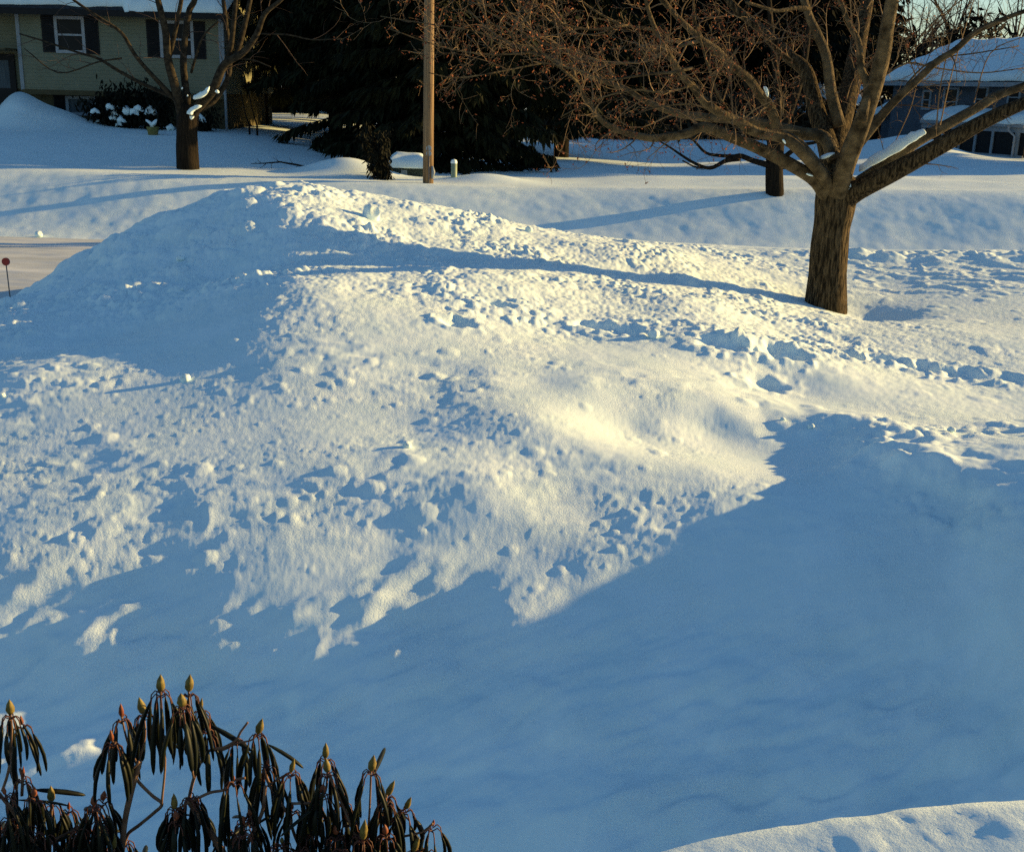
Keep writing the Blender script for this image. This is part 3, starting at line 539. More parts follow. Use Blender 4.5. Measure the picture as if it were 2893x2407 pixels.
for x, y, s_, lab, src in [(-10.2, 47, 1.0, 'dark spruce rising behind the right roof edge of the cream house', sb), (1.6, 45, 1.05, 'dark spruce close behind the right shoulder of the huge spruce', sc_), (-1.2, 52, 1.1, 'dark spruce hidden deepest behind the huge spruce', sb), (-8.2, 55, 1.1, 'farthest dark spruce, glimpsed over the gap left of the pole', sc_)]:
    dup(src, (x, y, gz(x, y) - .1), rng.uniform(0, 6), (s_, s_, s_), lab)
fa = put(spruce('pine_tree', 15, 3.8, 4, .8, 120, 15, 'needle_far', 2, (.5, 1.0)), 5.0, 74, 'dark evergreen in the far tree line, just right of the huge spruce', 'trees beyond the far lawn')
fb = put(spruce('pine_tree', 15, 4.0, 6, .5, 120, 15, 'needle_far', 2, (.5, 1.0)), 8.5, 78, 'dark evergreen in the far tree line, above the small snowy roof', 'trees beyond the far lawn')
FL = [(1.5, 80, 1.2), (11.5, 75, 1.0), (14.5, 80, 1.1), (17, 76, 1.05), (20, 82, 1.1), (6.5, 86, 1.3), (22.5, 84, 1.0), (25.5, 88, .95), (13, 90, 1.3), (-16, 62, 1.1), (-22, 60, 1.0), (-27, 64, 1.1), (-12, 66, 1.2), (18.5, 92, 1.2)]
FN = ['near the middle of the photo', 'behind the drooping branches of the small tree', 'left of the forked maple stems', 'seen between the maple limbs', 'behind the dark central maple stem', 'tallest of the far row', 'just left of the blue house roof', 'above the left end of the blue roof', 'second row behind the small roof', 'over the cream house roof', 'left above the cream house', 'far left behind the cream house', 'behind the chimney side of the cream house', 'in the second row behind the blue house']
FN[12] = 'behind the right end of the cream house'
dup(sa, (-4.5, 39.2, gz(-4.5, 39.2) - .1), 2.1, (.92, .92, .9), 'huge dark spruce left of the utility pole with boughs sweeping down to the snow')
for (x, y, s_), nm in zip(FL, FN): dup(rng.choice([fa, fb]), (x, y, gz(x, y) - .2), rng.uniform(0, 6), (s_, s_, s_ * rng.uniform(.9, 1.1)), 'dark evergreen of the far tree line ' + nm)
# trees up the sunward side of the blue house, which shade the far lawn
for x, y, s_, nm in [(26, 45, .9, 'nearest evergreen right of the blue house'), (31, 49, .95, 'second evergreen right of the blue house'), (37, 52, 1., 'third evergreen right of the blue house'), (34, 46, .8, 'small evergreen right of the blue house')]:
    dup(fb, (x, y, gz(x, y) - .2), rng.uniform(0, 6), (s_, s_, s_), nm)

def bare_tree(name, H, seed, spread=.45):
    r = random.Random(seed); root = bpy.data.objects.new(name, None); COL.objects.link(root); t = MB(); 
    t.tube([(0, 0, -.5), (.05, 0, H * .3), (0, .1, H * .55)], [H * .017, H * .013, H * .009], 7); b = MB(); tp_ = []
    for i in range(15):
        a = i * 2.4 + r.uniform(-.4, .4); h = H * r.uniform(.18, .55); d = np.array([math.cos(a) * spread, math.sin(a) * spread, 1.])
        P = twig_path(r, np.array([0, 0, h]), d, H * r.uniform(.35, .55), 7, .12, .03); rr = [H * .006 * (1 - .85 * k / 7) for k in range(8)]
        b.tube(P, rr, 4, cap=False); grow(b, r, P, rr, .15, 1.6, (H * .07, H * .22), .022, 2, tp_, .05)
    t.build('trunk', 'dark_bark', root, True); o = b.build('crown', 'twig_dark', root); return root
bt = put(bare_tree('bare_tree', 12, 3), 32.5, 80, 'bare tree against the pale sky above the right end of the blue roof', 'bare trees on the skyline')
for x, y, s_, lab in [(35.5, 78, 1.05, 'bare tree on the skyline at the right edge of the photo'), (29.5, 84, 1.1, 'bare tree on the skyline left of the gap of pale sky'), (27, 74, .9, 'bare tree rising behind the left half of the blue roof'), (38.5, 84, 1.1, 'bare tree beyond the right edge of the blue roof'), (23, 70, .85, 'bare tree behind the lit maple stem')]:
    dup(bt, (x, y, gz(x, y) - .2), rng.uniform(0, 6), (s_, s_, s_), lab)
# low brush along the far boundary
def brush(name, x0, x1, y, h, n, seed, m, label, cat):
    r = random.Random(seed); q = MB()
    for _ in range(n):
        x = r.uniform(x0, x1); yy = y + r.gauss(0, .9); hh = h * (.8 + .14 * math.sin(x * .9) * math.sin(x * .37 + 1) + r.uniform(-.06, .06)) ; z = r.uniform(0, max(.3, hh)); p = np.array([x, yy, .2 + z]); a = rnd_dir(r) * r.uniform(.15, .5); b = unit(np.cross(a, rnd_dir(r))) * r.uniform(.04, .14)
        q.add([tuple(p - a), tuple(p + b), tuple(p + a), tuple(p - b)], [(0, 1, 2, 3)])
    o = q.build(name, m); tag(o, label, cat); return o
brush('hedge', 20, 48, 70, 8.2, 11000, 4, 'needle_far', 'long dark hedge on the skyline above the blue house roof', 'hedge')
brush('hedge', 1, 24, 70, 3.2, 7000, 5, 'brown_brush', 'brown brush hedge along the far edge of the snowy lawn', 'hedge')

# ------------------------------------------------------------------ cream house on the left
YH = 40.2
def hx(px, py=150): return float(at(px, py, YH)[0])
def hzz(px, py): return float(at(px, py, YH)[2])
gx0, gx1 = -27.5, hx(458); zE = hzz(230, 40); zJ = hzz(200, 250 * .74)
house = thing('cream_house', (-18, YH, 1.0), 'shaded cream two storey house with black shutters and snowy roof on the left', 'house')
zj = hzz(190, 187); zt = hzz(190, 34); zb = .2
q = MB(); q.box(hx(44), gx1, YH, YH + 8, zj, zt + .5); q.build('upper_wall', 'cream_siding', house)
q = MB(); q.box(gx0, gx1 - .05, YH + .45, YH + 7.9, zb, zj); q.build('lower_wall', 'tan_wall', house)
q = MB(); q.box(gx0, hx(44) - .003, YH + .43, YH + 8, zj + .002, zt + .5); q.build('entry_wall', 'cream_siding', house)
for xa in (hx(41), gx1 - .10): q = MB(); q.box(xa, xa + .12, YH - .03, YH + .02, zj - .02, zt); q.build('corner_board', 'grey_white', house)
q = MB(); q.box(hx(44), gx1, YH - .035, YH - .003, zj - .16, zj - .003); q.build('sill_board', 'tan_wall', house)
def window(px0, px1, py0, py1, y, parent, two=True, pane='glass'):
    x0, x1 = hx(px0, py0), hx(px1, py0); z1, z0 = hzz((px0 + px1) / 2, py0), hzz((px0 + px1) / 2, py1); fw = .10; f = MB()
    f.box(x0, x0 + fw, y - .05, y + .03, z0, z1); f.box(x1 - fw, x1, y - .05, y + .03, z0, z1); f.box(x0 + fw, x1 - fw, y - .05, y + .03, z1 - fw, z1); f.box(x0 + fw, x1 - fw, y - .08, y + .03, z0, z0 + fw)
    if two: f.box(x0 + fw, x1 - fw, y - .035, y + .03, (z0 + z1) / 2 - .03, (z0 + z1) / 2 + .03)
    wn = f.build('window', 'white_paint' if two else 'grey_white', parent); p = MB(); p.box(x0 + fw, x1 - fw, y - .015, y + .02, z0 + fw, z1 - fw); p.build('pane', pane, wn); return wn
def shutter(px0, px1, py0, py1, y, parent):
    x0, x1 = hx(px0, py0), hx(px1, py0); z1, z0 = hzz((px0 + px1) / 2, py0), hzz((px0 + px1) / 2, py1); f = MB()
    f.box(x0, x1, y - .03, y - .001, z0, z1)
    n = 16
    for i in range(n):
        z = z0 + .06 + (z1 - z0 - .12) * i / n; f.quadbox([(x0 + .05, y - .032, z), (x1 - .05, y - .032, z), (x1 - .05, y - .05, z + .045), (x0 + .05, y - .05, z + .045)], (0, .006, .006))
    f.build('shutter', 'black_paint', parent)
window(110, 172, 34, 110, YH, house); shutter(83, 109, 30, 108, YH, house); shutter(173, 200, 34, 112, YH, house)
window(326, 396, 43, 120, YH, house); shutter(299, 325, 41, 118, YH, house); shutter(397, 420, 45, 122, YH, house)
window(124, 186, 198, 238, YH + .45, house, False, 'curtain'); shutter(99, 123, 195, 234, YH + .45, house); shutter(187, 212, 199, 238, YH + .45, house)
x1 = hx(27, 200); x0 = x1 - 1.25; z1 = hzz(10, 111); z0 = zb; yd = YH + .40
q = MB(); q.box(x0, x0 + .2, yd - .06, yd, z0, z1); q.box(x1 - .2, x1, yd - .06, yd, z0, z1); q.box(x0 + .2, x1 - .2, yd - .06, yd, z1 - .2, z1); q.box(x0 + .2, x1 - .2, yd - .06, yd, z0, hzz(10, 182)); dd = q.build('door', 'black_paint', house)
q = MB(); q.box(x0 + .2, x1 - .2, yd - .03, yd - .01, hzz(10, 182), z1 - .2); q.build('pane', 'curtain', dd)
q = MB(); q.box(hx(-60), hx(38), YH - .9, YH + .43, hzz(10, 104), hzz(10, 100)); q.build('door_hood', 'tan_wall', house)
ov = .55; rp = 3.4; zr = zt + .18
q = MB(); q.quadbox([(gx0 - .3, YH - ov, zr), (gx1 + .3, YH - ov, zr), (gx1 + .3, YH + 4, zr + rp * .55), (gx0 - .3, YH + 4, zr + rp * .55)], (0, 0, .14)); q.quadbox([(gx0 - .3, YH + 8 + ov, zr), (gx0 - .3, YH + 4.002, zr + rp * .55), (gx1 + .3, YH + 4.002, zr + rp * .55), (gx1 + .3, YH + 8 + ov, zr)], (0, 0, .14)); rf = q.build('roof', 'shingle', house)
q = MB(); q.box(gx0 - .3, gx1 + .3, YH - ov - .12, YH - ov - .003, zr - .2, zr - .02); q.build('gutter', 'black_paint', rf)
q = MB(); q.add([(gx1 - .05, YH + .02, zt + .4), (gx1 - .05, YH + 7.98, zt + .4), (gx1 - .05, YH + 4, zt + 2.05), (gx1 - .2, YH + .02, zt + .4), (gx1 - .2, YH + 7.98, zt + .4), (gx1 - .2, YH + 4, zt + 2.05)], [(0, 1, 2), (5, 4, 3), (0, 3, 4, 1), (1, 4, 5, 2), (2, 5, 3, 0)]); q.build('gable', 'cream_siding', house)
def snow_sheet(name, corner, eu, ev, nu, nv, thick, parent, seed, edge=.12, lip=None):
    """a blanket of snow with a rounded, wavy rim on a sloping surface"""
    c0 = np.array(corner, float); eu = np.array(eu, float); ev = np.array(ev, float); nrm = unit(np.cross(eu, ev)); nrm = nrm if nrm[2] > 0 else -nrm
    u, v = np.meshgrid(np.linspace(0, 1, nu), np.linspace(0, 1, nv), indexing='ij'); Lu, Lv = np.linalg.norm(eu), np.linalg.norm(ev)
    e = np.minimum(np.minimum(u, 1 - u) * Lu, np.minimum(v, 1 - v) * Lv); t = thick * np.sqrt(np.clip(e / (edge * 2.2), 0, 1))
    n1 = fbm(u * Lu + seed, v * Lv, 1.6, 3); t = t * (1 + .35 * n1) + .02; V = v + (.10 / Lv) * fbm(u * Lu, u * 0 + seed, .9, 2) * np.clip(1 - v * 4, 0, 1)
    if lip is not None: V = V + lip(u) * np.clip(1 - v * 3, 0, 1)
    P = c0 + u[..., None] * eu + V[..., None] * ev + nrm * t[..., None]; B_ = c0 + u[..., None] * eu + V[..., None] * ev - nrm * .01
    vs = [tuple(p) for p in P.reshape(-1, 3)] + [tuple(p) for p in B_.reshape(-1, 3)]; N = nu * nv; fs = []
    for i in range(nu - 1):
        for j in range(nv - 1):
            a = i * nv + j; fs.append((a, a + nv, a + nv + 1, a + 1)); fs.append((N + a, N + a + 1, N + a + nv + 1, N + a + nv))
    for i in range(nu - 1):
        for j in (0, nv - 1):
            a = i * nv + j; fs.append((a, N + a, N + a + nv, a + nv) if j == 0 else (a, a + nv, N + a + nv, N + a))
    for j in range(nv - 1):
        for i in (0, nu - 1):
            a = i * nv + j; fs.append((a, a + 1, N + a + 1, N + a) if i == 0 else (a, N + a, N + a + 1, a + 1))
    return link_mesh(name, vs, fs, 'snow_far', parent)
xs = hx(250, 40)
snow_sheet('roof_snow', (gx0 - .3, YH - ov + .25, zr + .25 * 1.87 / 4.55), (gx1 - gx0 + .6, 0, 0), (0, 4.2, 4.2 * 1.87 / 4.55), 90, 24, .32, rf, 4., .15, lambda u: np.where(u > (xs - gx0) / (gx1 - gx0), -.085, .06 * np.sin(u * 40) * .3))
q = MB(); q.tube([(gx1 + .06, YH - .1, .6), (gx1 + .06, YH - .1, zr - .3), (gx1 + .06, YH - ov - .05, zr - .12)], .045, 8); q.build('downspout', 'grey_white', house)

def shrub(px, py, wd, ht, seed, label, n=900, snowy=9):
    B = at(px, py, 39.2); B[2] = gz(B[0], 39.2); root = thing('shrub', B, label, 'shrub', 'shrubs by the cream house'); r = random.Random(seed); q = MB(); s_ = MB()
    for i in range(9):
        a = r.uniform(0, 6.28); P = twig_path(r, np.array(B), np.array([math.cos(a) * .6, math.sin(a) * .4, 1]), ht * r.uniform(.7, 1.1), 5, .2); s_.tube(P, [.02, .018, .014, .01, .007, .004], 4, cap=False)
        for _ in range(n // 9):
            p = P[r.randrange(1, 6)] + np.array([r.gauss(0, wd * .16), r.gauss(0, wd * .14), r.gauss(0, ht * .09)]); d = unit(np.array([r.gauss(0, .5), r.gauss(0, .5), -.8])); v = unit(np.cross(d, rnd_dir(r))) * .035
            q.add([tuple(p), tuple(p + d * .1 + v), tuple(p + d * .22), tuple(p + d * .1 - v)], [(0, 1, 2, 3)])
    s_.build('stems', 'dark_bark', root); q.build('leaves', 'shrub_leaf', root); sn = MB(); snowy = max(2, int(snowy * .45))
    for _ in range(snowy):
        p = np.array(B) + np.array([r.uniform(-.5, .5) * wd, r.uniform(-.35, .0) * wd - .1, r.uniform(.05, .5) * ht]); L = r.uniform(.08, .22); snow_lump(sn, [p + np.array([x * L, r.gauss(0, .03), -abs(x) * .08 + r.gauss(0, .02)]) for x in (-1, -.5, 0, .5, 1)], r.uniform(.08, .15), r.uniform(.09, .2), r.random())
    sn.build('snow_patch', 'snow', root, True)
shrub(222, 238, 1.2, 1.15, 1, 'dark shrub with snow clumps under the lower window of the cream house')
shrub(262, 243, 1.0, 1.5, 2, 'tallest dark shrub against the cream house, heavily capped with snow', 1000, 16)
shrub(318, 240, 1.2, 1.35, 3, 'dark snow-dusted shrub just left of the many-stemmed trunk', 1000, 8)
shrub(415, 248, .9, .8, 8, 'low dark shrub at the foot of the wall right of the many-stemmed trunk', 320, 3)
B = hit(314, 277); pl = thing('planter', B, 'small olive pot with a snow-covered plant on the shaded lawn', 'planter'); q = MB(); q.lathe([(.02, -.1), (.13, -.1), (.19, .2), (.2, .24), (.17, .24), (.15, .2)], B, 12); q.build('pot', 'pot', pl, True)
q = MB()
for dx, h in ((-.2, .26), (-.10, .20), (.16, .27), (.05, .15), (.10, .2)): snow_lump(q, [np.array(B) + np.array([dx * t ** 1.5 + rng.gauss(0, .015), rng.gauss(0, .02), .2 + h * t]) for t in (0, .3, .6, .85, 1)], .055 + rng.random() * .03, .07, dx)
q.build('snowy_plant', 'snow_far', pl, True)
# thin stems near the house corner
for k, (px, py, tx, ty, lab) in enumerate([(488, 262, 468, 205, 'leaning dark sapling at the right corner of the cream house'), (512, 276, 505, 240, 'short thin sapling in the lit strip of snow right of the cream house'), (528, 278, 520, 236, 'short forked sapling between the house and the spruces')]):
    B = hit(px, py); T = at(tx, ty, B[1] + .3); q = MB(); q.tube([B - np.array([0, 0, .2]), B + (T - B) * .5 + np.array([.05, 0, 0]), T, T + (T - B) * .8 + np.array([-.1, 0, .4])], [.10 if k == 0 else .04, .08 if k == 0 else .03, .05 if k == 0 else .02, .015], 7); tag(q.build('sapling', 'dark_bark', None, True), lab, 'sapling')
B = hit(848, 300); 
# fallen branch
B = hit(605, 345); q = MB(); P = [B + np.array([x, y, .03 + z]) for x, y, z in ((.35, 0, 0), (0, .1, .05), (-.45, .25, .10), (-.9, .3, .05), (-1.3, .5, .02))]; q.tube(P, [.03, .028, .022, .016, .008], 6)
grow(q, random.Random(3), P, [.03, .028, .022, .016, .008], .1, 5, (.2, .6), .01, 1, []); tag(q.build('fallen_branch', 'dark_bark', None), 'dark fallen branch lying on the shaded snow left of the utility box', 'branch')

# ------------------------------------------------------------------ pole and boxes
B = hit(878, 376); YP = float(B[1])
pole = thing('utility_pole', B, 'brown wooden utility pole across the road, its right side sunlit', 'utility pole')
q = MB(); T = at(881, -160, YP); m1 = mpp(878, 300, YP); top = np.array([T[0] + .0, YP, T[2]]); q.tube([B - np.array([0, 0, .4]), B + (top - B) * .33, B + (top - B) * .66, top], [m1 * 11.2, m1 * 10.6, m1 * 10., m1 * 9.6], 20, flare=bark_flare(2, .008)); q.build('shaft', 'pole_wood', pole, True)
p = at(881, 304, YP); q = MB()
for dz in (.0, -.13):
    q.add([(p[0] + .07 * math.cos(a) - .01, p[1] - m1 * 10.8 + yy, p[2] + dz + .07 * math.sin(a)) for yy in (0, .05) for a in [k * PI / 6 for k in range(12)]], [tuple(range(12)), tuple(range(23, 11, -1))] + [(k, 12 + k, 12 + (k + 1) % 12, (k + 1) % 12) for k in range(12)])
q.build('marker_tag', 'white_paint', pole)
q = MB(); q.tube([p + np.array([0, -m1 * 10.6, -.2]), np.array([p[0], p[1] - m1 * 11, B[2] - .1])], .02, 6); q.build('ground_wire_cover', 'steel', pole, True)
q = MB(); b = at(887, 353, YP); q.tube([b + np.array([.0, -.1, .15]), b + np.array([.03, -.12, 0]), b + np.array([.0, -.1, -.16])], [.03, .05, .03], 8); q.build('clamp', 'grey_white', pole, True)
B = hit(838, 362); Yb = float(B[1]) + .4; a0 = at(794, 345, Yb); a1 = at(872, 345, Yb); ub = thing('utility_box', (B[0], Yb, B[2]), 'low dark green utility box under a thick snow slab behind the pole', 'utility box')
zt_ = at(830, 344, Yb)[2]; q = MB(); q.box(a0[0], a1[0] + .05, Yb, Yb + .9, B[2] - .4, zt_); q.build('cabinet', 'green_box', ub)
q = MB(); c0 = at(829, 360, Yb); q.box(c0[0] - .08, c0[0] + .08, Yb - .03, Yb - .002, c0[2] - .12, c0[2] + .14); q.build('label_plate', 'grey_white', ub)
so_ = snow_sheet('snow_patch', (a0[0] - .1, Yb - .1, zt_ + .001), (a1[0] - a0[0] + .22, 0, 0), (0, 1.1, 0), 34, 20, .34, ub, 7., .13)
B = hit(931, 362); pp = thing('marker_post', B, 'short pale green telephone post with a snow cap, right of the utility pole', 'post'); m1 = mpp(931, 345, B[1]); q = MB(); q.tube([B - np.array([0, 0, .4]), np.array([B[0], B[1], at(931, 335, B[1])[2]])], m1 * 6.2, 14); q.build('shaft', 'pale_post', pp, True)
q = MB(); t = at(931, 334, B[1]); q.lathe([(m1 * 6.6, -.02), (m1 * 6.6, .03), (m1 * 5, .07), (m1 * 1.5, .085)], t, 14); q.build('snow_cap', 'snow', pp, True)
B = hit(778, 366); sb_ = thing('shrub', B, 'narrow dark brown shrub beside the left end of the snow-topped utility box', 'shrub'); r = random.Random(4); q = MB(); s_ = MB()
for i in range(8):
    P = twig_path(r, B + np.array([r.gauss(.1, .1), r.gauss(0, .1), -.1]), np.array([-.12 + r.gauss(0, .07), r.gauss(0, .08), 1]), r.uniform(.9, 1.7), 6, .05); s_.tube(P, [.03, .028, .022, .018, .012, .008, .004], 4, cap=False)
    for _ in range(260):
        k = r.randrange(0, 7); p = P[k] + np.array([r.gauss(0, .07), r.gauss(0, .07), r.gauss(0, .10)]); d = unit(np.array([r.gauss(0, .4), r.gauss(0, .4), -.6])); v = unit(np.cross(d, rnd_dir(r))) * .022; q.add([tuple(p), tuple(p + d * .09 + v), tuple(p + d * .18), tuple(p + d * .09 - v)], [(0, 1, 2, 3)])
s_.build('stems', 'dark_bark', sb_); q.build('leaves', 'shrub_leaf', sb_)

# ------------------------------------------------------------------ blue house on the right
def V(px, py, Y): return at(px, py, Y)
bh = thing('blue_house', (22, 60, 0), 'blue-grey two storey house with a snowy roof and screened porch on the right', 'house')
def poly(name, pts, m, parent, th): q = MB(); q.quadbox(pts, th); return q.build(name, m, parent)
def cp4(cx, cy): return 1560.7 + cx * .2569, cy * .2569
def Q(cx, cy, Y): return at(*cp4(cx, cy), Y)
YA, YB = 60., 54.     # the front runs from far left to near right
def yfront(cx): return YA + (cx - 1270) / (2140 - 1270) * (YB - YA)
A = Q(1270, 690, YA); E0 = Q(1420, 672, yfront(1420)); E1 = Q(2400, 628, yfront(2400))
ze = (E0[2] + E1[2]) / 2; zg = -.3
fx0, fy0 = A[0], YA; fx1, fy1 = E1[0], E1[1]
dirf = unit(np.array([fx1 - fx0, fy1 - fy0, 0])); back = np.array([-dirf[1], dirf[0], 0]); Lf = math.hypot(fx1 - fx0, fy1 - fy0)
def FP(u, d, z): return np.array([fx0, fy0, 0]) + dirf * u + back * d + np.array([0, 0, z])
def fbox(mb_, u0, u1, d0, d1, z0, z1): 
    vs = [FP(u, d, z) for u in (u0, u1) for d in (d0, d1) for z in (z0, z1)]; mb_.add([tuple(v) for v in vs], [(0, 1, 3, 2), (4, 6, 7, 5), (0, 4, 5, 1), (2, 3, 7, 6), (0, 2, 6, 4), (1, 5, 7, 3)])
def fcoord(cx, cy, d=0.):
    """survey point on the front plane (pushed back by d) -> run along the front, height"""
    rr = ray(*cp4(cx, cy)); o = np.array([fx0, fy0, 0]) + back * d; t = ((o - np.array([0, 0, 0])) @ back) / (rr @ back); p = rr * t + np.array([0, 0, EYE]); return float((p - o) @ dirf), float(p[2])
zr_ = fcoord(1700, 655)[1]; zp1 = fcoord(1700, 945)[1]; zp0 = fcoord(1700, 1010)[1]
UL = -1.9
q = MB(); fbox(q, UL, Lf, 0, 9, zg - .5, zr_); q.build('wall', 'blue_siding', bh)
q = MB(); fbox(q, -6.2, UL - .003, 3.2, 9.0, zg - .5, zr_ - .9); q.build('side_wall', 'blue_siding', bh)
rise = 2.0
q = MB(); q.quadbox([FP(UL, .02, zr_ + .001), FP(UL, 8.98, zr_ + .001), FP(UL, 4.5, zr_ + rise - .2)], -dirf * .2); q.build('gable', 'blue_siding', bh)
q = MB(); q.quadbox([FP(UL - .5, -.5, zr_), FP(Lf + .5, -.5, zr_), FP(Lf + .5, 4.5, zr_ + rise), FP(UL - .5, 4.5, zr_ + rise)], (0, 0, .14)); q.quadbox([FP(UL - .5, 9.5, zr_), FP(UL - .5, 4.502, zr_ + rise), FP(Lf + .5, 4.502, zr_ + rise), FP(Lf + .5, 9.5, zr_)], (0, 0, .14)); rb = q.build('roof', 'shingle', bh)
snow_sheet('roof_snow', FP(UL - .45, -.45, zr_ + .02), dirf * (Lf - UL + .9), FP(0, 4.9, rise) - FP(0, 0, 0) , 70, 22, .3, rb, 11., .14)
q = MB(); q.quadbox([FP(-7., 2.7, zr_ - 2.1), FP(UL - .003, 2.7, zr_ + .1), FP(UL - .003, 9.5, zr_ + 1.6), FP(-7., 9.5, zr_ - .6)], (0, 0, .14)); rs = q.build('side_roof', 'shingle', bh)
snow_sheet('roof_snow', FP(-7., 2.7, zr_ - 2.08), FP(UL, 2.7, zr_ + .12) - FP(-7., 2.7, zr_ - 2.08), FP(0, 9.5, 1.5) - FP(0, 2.7, 0), 40, 24, .3, rs, 12., .14)
q = MB(); fbox(q, UL - .5, Lf + .5, -.62, -.503, zr_ - .22, zr_ - .02); q.build('gutter', 'grey_white', rb)
def fwin(c0, c1, y0, y1, parent):
    u0, z1 = fcoord(c0, y0); u1, _ = fcoord(c1, y0); z0 = fcoord((c0 + c1) / 2, y1)[1]; f = MB(); fw = .1
    fbox(f, u0, u0 + fw, -.06, .02, z0, z1); fbox(f, u1 - fw, u1, -.06, .02, z0, z1); fbox(f, u0 + fw, u1 - fw, -.06, .02, z1 - fw, z1); fbox(f, u0 + fw, u1 - fw, -.06, .02, z0, z0 + fw); fbox(f, u0 + fw, u1 - fw, -.045, .02, (z0 + z1) / 2 - .025, (z0 + z1) / 2 + .025)
    wn = f.build('window', 'grey_white', parent); p = MB(); fbox(p, u0 + fw, u1 - fw, -.02, .01, z0 + fw, z1 - fw); p.build('pane', 'glass', wn)
fwin(1470, 1590, 700, 930, bh); fwin(1725, 1825, 690, 900, bh); fwin(1985, 2090, 680, 880, bh); fwin(1300, 1370, 720, 880, bh)
# porch: roof slab, snow, posts, screens
po = 1.6; u0 = fcoord(1290, 1000, -po)[0]
zpr = fcoord(1800, 985, -po)[1]
q = MB(); q.quadbox([FP(u0, -po - .2, zpr), FP(Lf, -po - .2, zpr), FP(Lf, -.003, zpr + .45), FP(u0, -.003, zpr + .45)], (0, 0, .12)); pr = q.build('porch_roof', 'grey_white', bh)
snow_sheet('roof_snow', FP(u0, -po - .2, zpr + .01), dirf * (Lf - u0), FP(0, po + .2, .45) - FP(0, 0, 0), 60, 12, .26, pr, 14., .1)
q = MB(); fbox(q, u0 + .06, Lf, -po + .01, -po + .03, zg - .4, zpr - .28); q.build('screen', 'black_paint', bh)
for cx, wd in ((1300, .12), (1450, .1), (1590, .08), (1715, .12), (1852, .12), (2050, .24), (2200, .12), (2330, .12)):
    u, _ = fcoord(cx, 1100, -po); q = MB(); fbox(q, u - wd / 2, u + wd / 2, -po - .06, -po + .003, zg - .4, zpr - .13); q.build('post', 'grey_white', bh)
q = MB(); z = fcoord(1850, 1238, -po)[1]; fbox(q, u0, Lf, -po - .045, -po + .005, z - .05, z + .05); q.build('rail', 'grey_white', bh)
q = MB(); fbox(q, u0, Lf, -po - .07, -po + .004, zpr - .34, zpr - .125); q.build('beam', 'grey_white', bh)
u, zz_ = fcoord(2000, 1020, -po - .15); q = MB(); q.tube([FP(u, -po - .3, zpr - .05), FP(u, -po - .3, zpr - .25), FP(u + .25, -po - .15, zpr - .5), FP(u + .25, -po - .15, zg - .4)], .055, 8); q.build('downspout', 'white_paint', bh)

# small house glimpsed behind the maple fork
dh = thing('distant_house', at(1650, 270, 74), 'small pale house with a snowy roof glimpsed through the fork of the maple', 'house'); Yd = 74.
a = at(1590, 232, Yd); b = at(1722, 236, Yd); zt2 = max(a[2], b[2]); q = MB(); q.box(a[0], b[0] + 3, Yd, Yd + 7, -1., zt2); q.build('wall', 'tan_wall', dh)
q = MB(); q.quadbox([(a[0] - .4, Yd - .4, zt2), (b[0] + 3.4, Yd - .4, zt2), (b[0] + 3.4, Yd + 3.5, zt2 + 1.7), (a[0] - .4, Yd + 3.5, zt2 + 1.7)], (0, 0, .12)); q.quadbox([(a[0] - .4, Yd + 7.4, zt2), (a[0] - .4, Yd + 3.502, zt2 + 1.7), (b[0] + 3.4, Yd + 3.502, zt2 + 1.7), (b[0] + 3.4, Yd + 7.4, zt2)], (0, 0, .12)); r2 = q.build('roof', 'shingle', dh)
snow_sheet('roof_snow', (a[0] - .4, Yd - .4, zt2 + .01), (b[0] - a[0] + 3.8, 0, 0), (0, 4., 1.74), 40, 16, .3, r2, 15.)
q = MB(); q.box(a[0] + 1.2, a[0] + 2.1, Yd - .04, Yd - .002, zt2 - 1.7, zt2 - .5); q.build('window', 'glass', dh)

# ------------------------------------------------------------------ snow chunks, stake
def chunk(px, py, wpx, hpx, seed, label, name='snow_chunk', lift=.35, group=None):
    B = hit(px, py); m = mpp(px, py, B[1]); r = random.Random(seed); import bmesh
    bm = bmesh.new(); bmesh.ops.create_icosphere(bm, subdivisions=3, radius=1.); ph = [r.uniform(0, 9) for _ in range(6)]; pl_ = [(rnd_dir(r), r.uniform(.72, .95)) for _ in range(7)]
    for v in bm.verts:
        c_ = np.array(v.co)
        for n_, d_ in pl_:
            e = c_ @ n_
            if e > d_: c_ = c_ - n_ * (e - d_)
        k = 1 + .07 * math.sin(c_[0] * 6 + ph[0]) * math.sin(c_[1] * 7 + ph[1]) + .05 * math.sin(c_[2] * 11 + ph[2]) + r.gauss(0, .015); v.co = c_ * k
    me = bpy.data.meshes.new(name); bm.to_mesh(me); bm.free(); me.materials.append(M['snow']); me.polygons.foreach_set('use_smooth', [True] * len(me.polygons))
    o = bpy.data.objects.new(name, me); COL.objects.link(o); o.scale = (wpx * m / 2, wpx * m / 2, hpx * m / 2); z = gz(B[0], B[1]); o.location = (B[0], B[1], z + hpx * m / 2 * lift); o.rotation_euler = (0, 0, r.uniform(0, 6)); tag(o, label, 'snow chunk', group); return o
G = 'loose snow chunks'
chunk(760, 446, 40, 42, 1, 'large pale snow boulder perched on the crest of the ploughed pile', lift=.45, group=G)
chunk(80, 487, 16, 14, 2, 'round snowball on the ploughed road edge at the far left', lift=.8, group=G)
chunk(370, 536, 17, 14, 3, 'sunlit snow chunk alone on the shaded left face of the pile', lift=.7, group=G)
chunk(1085, 476, 16, 14, 4, 'snow chunk on the right slope of the pile crest', group=G, lift=.6)
chunk(1340, 694, 26, 24, 5, 'bright snow block on the rim of the dug hole', group=G, lift=.5)
chunk(1662, 890, 14, 11, 6, 'square snow lump in the shade under the drift crest', group=G, lift=.6)
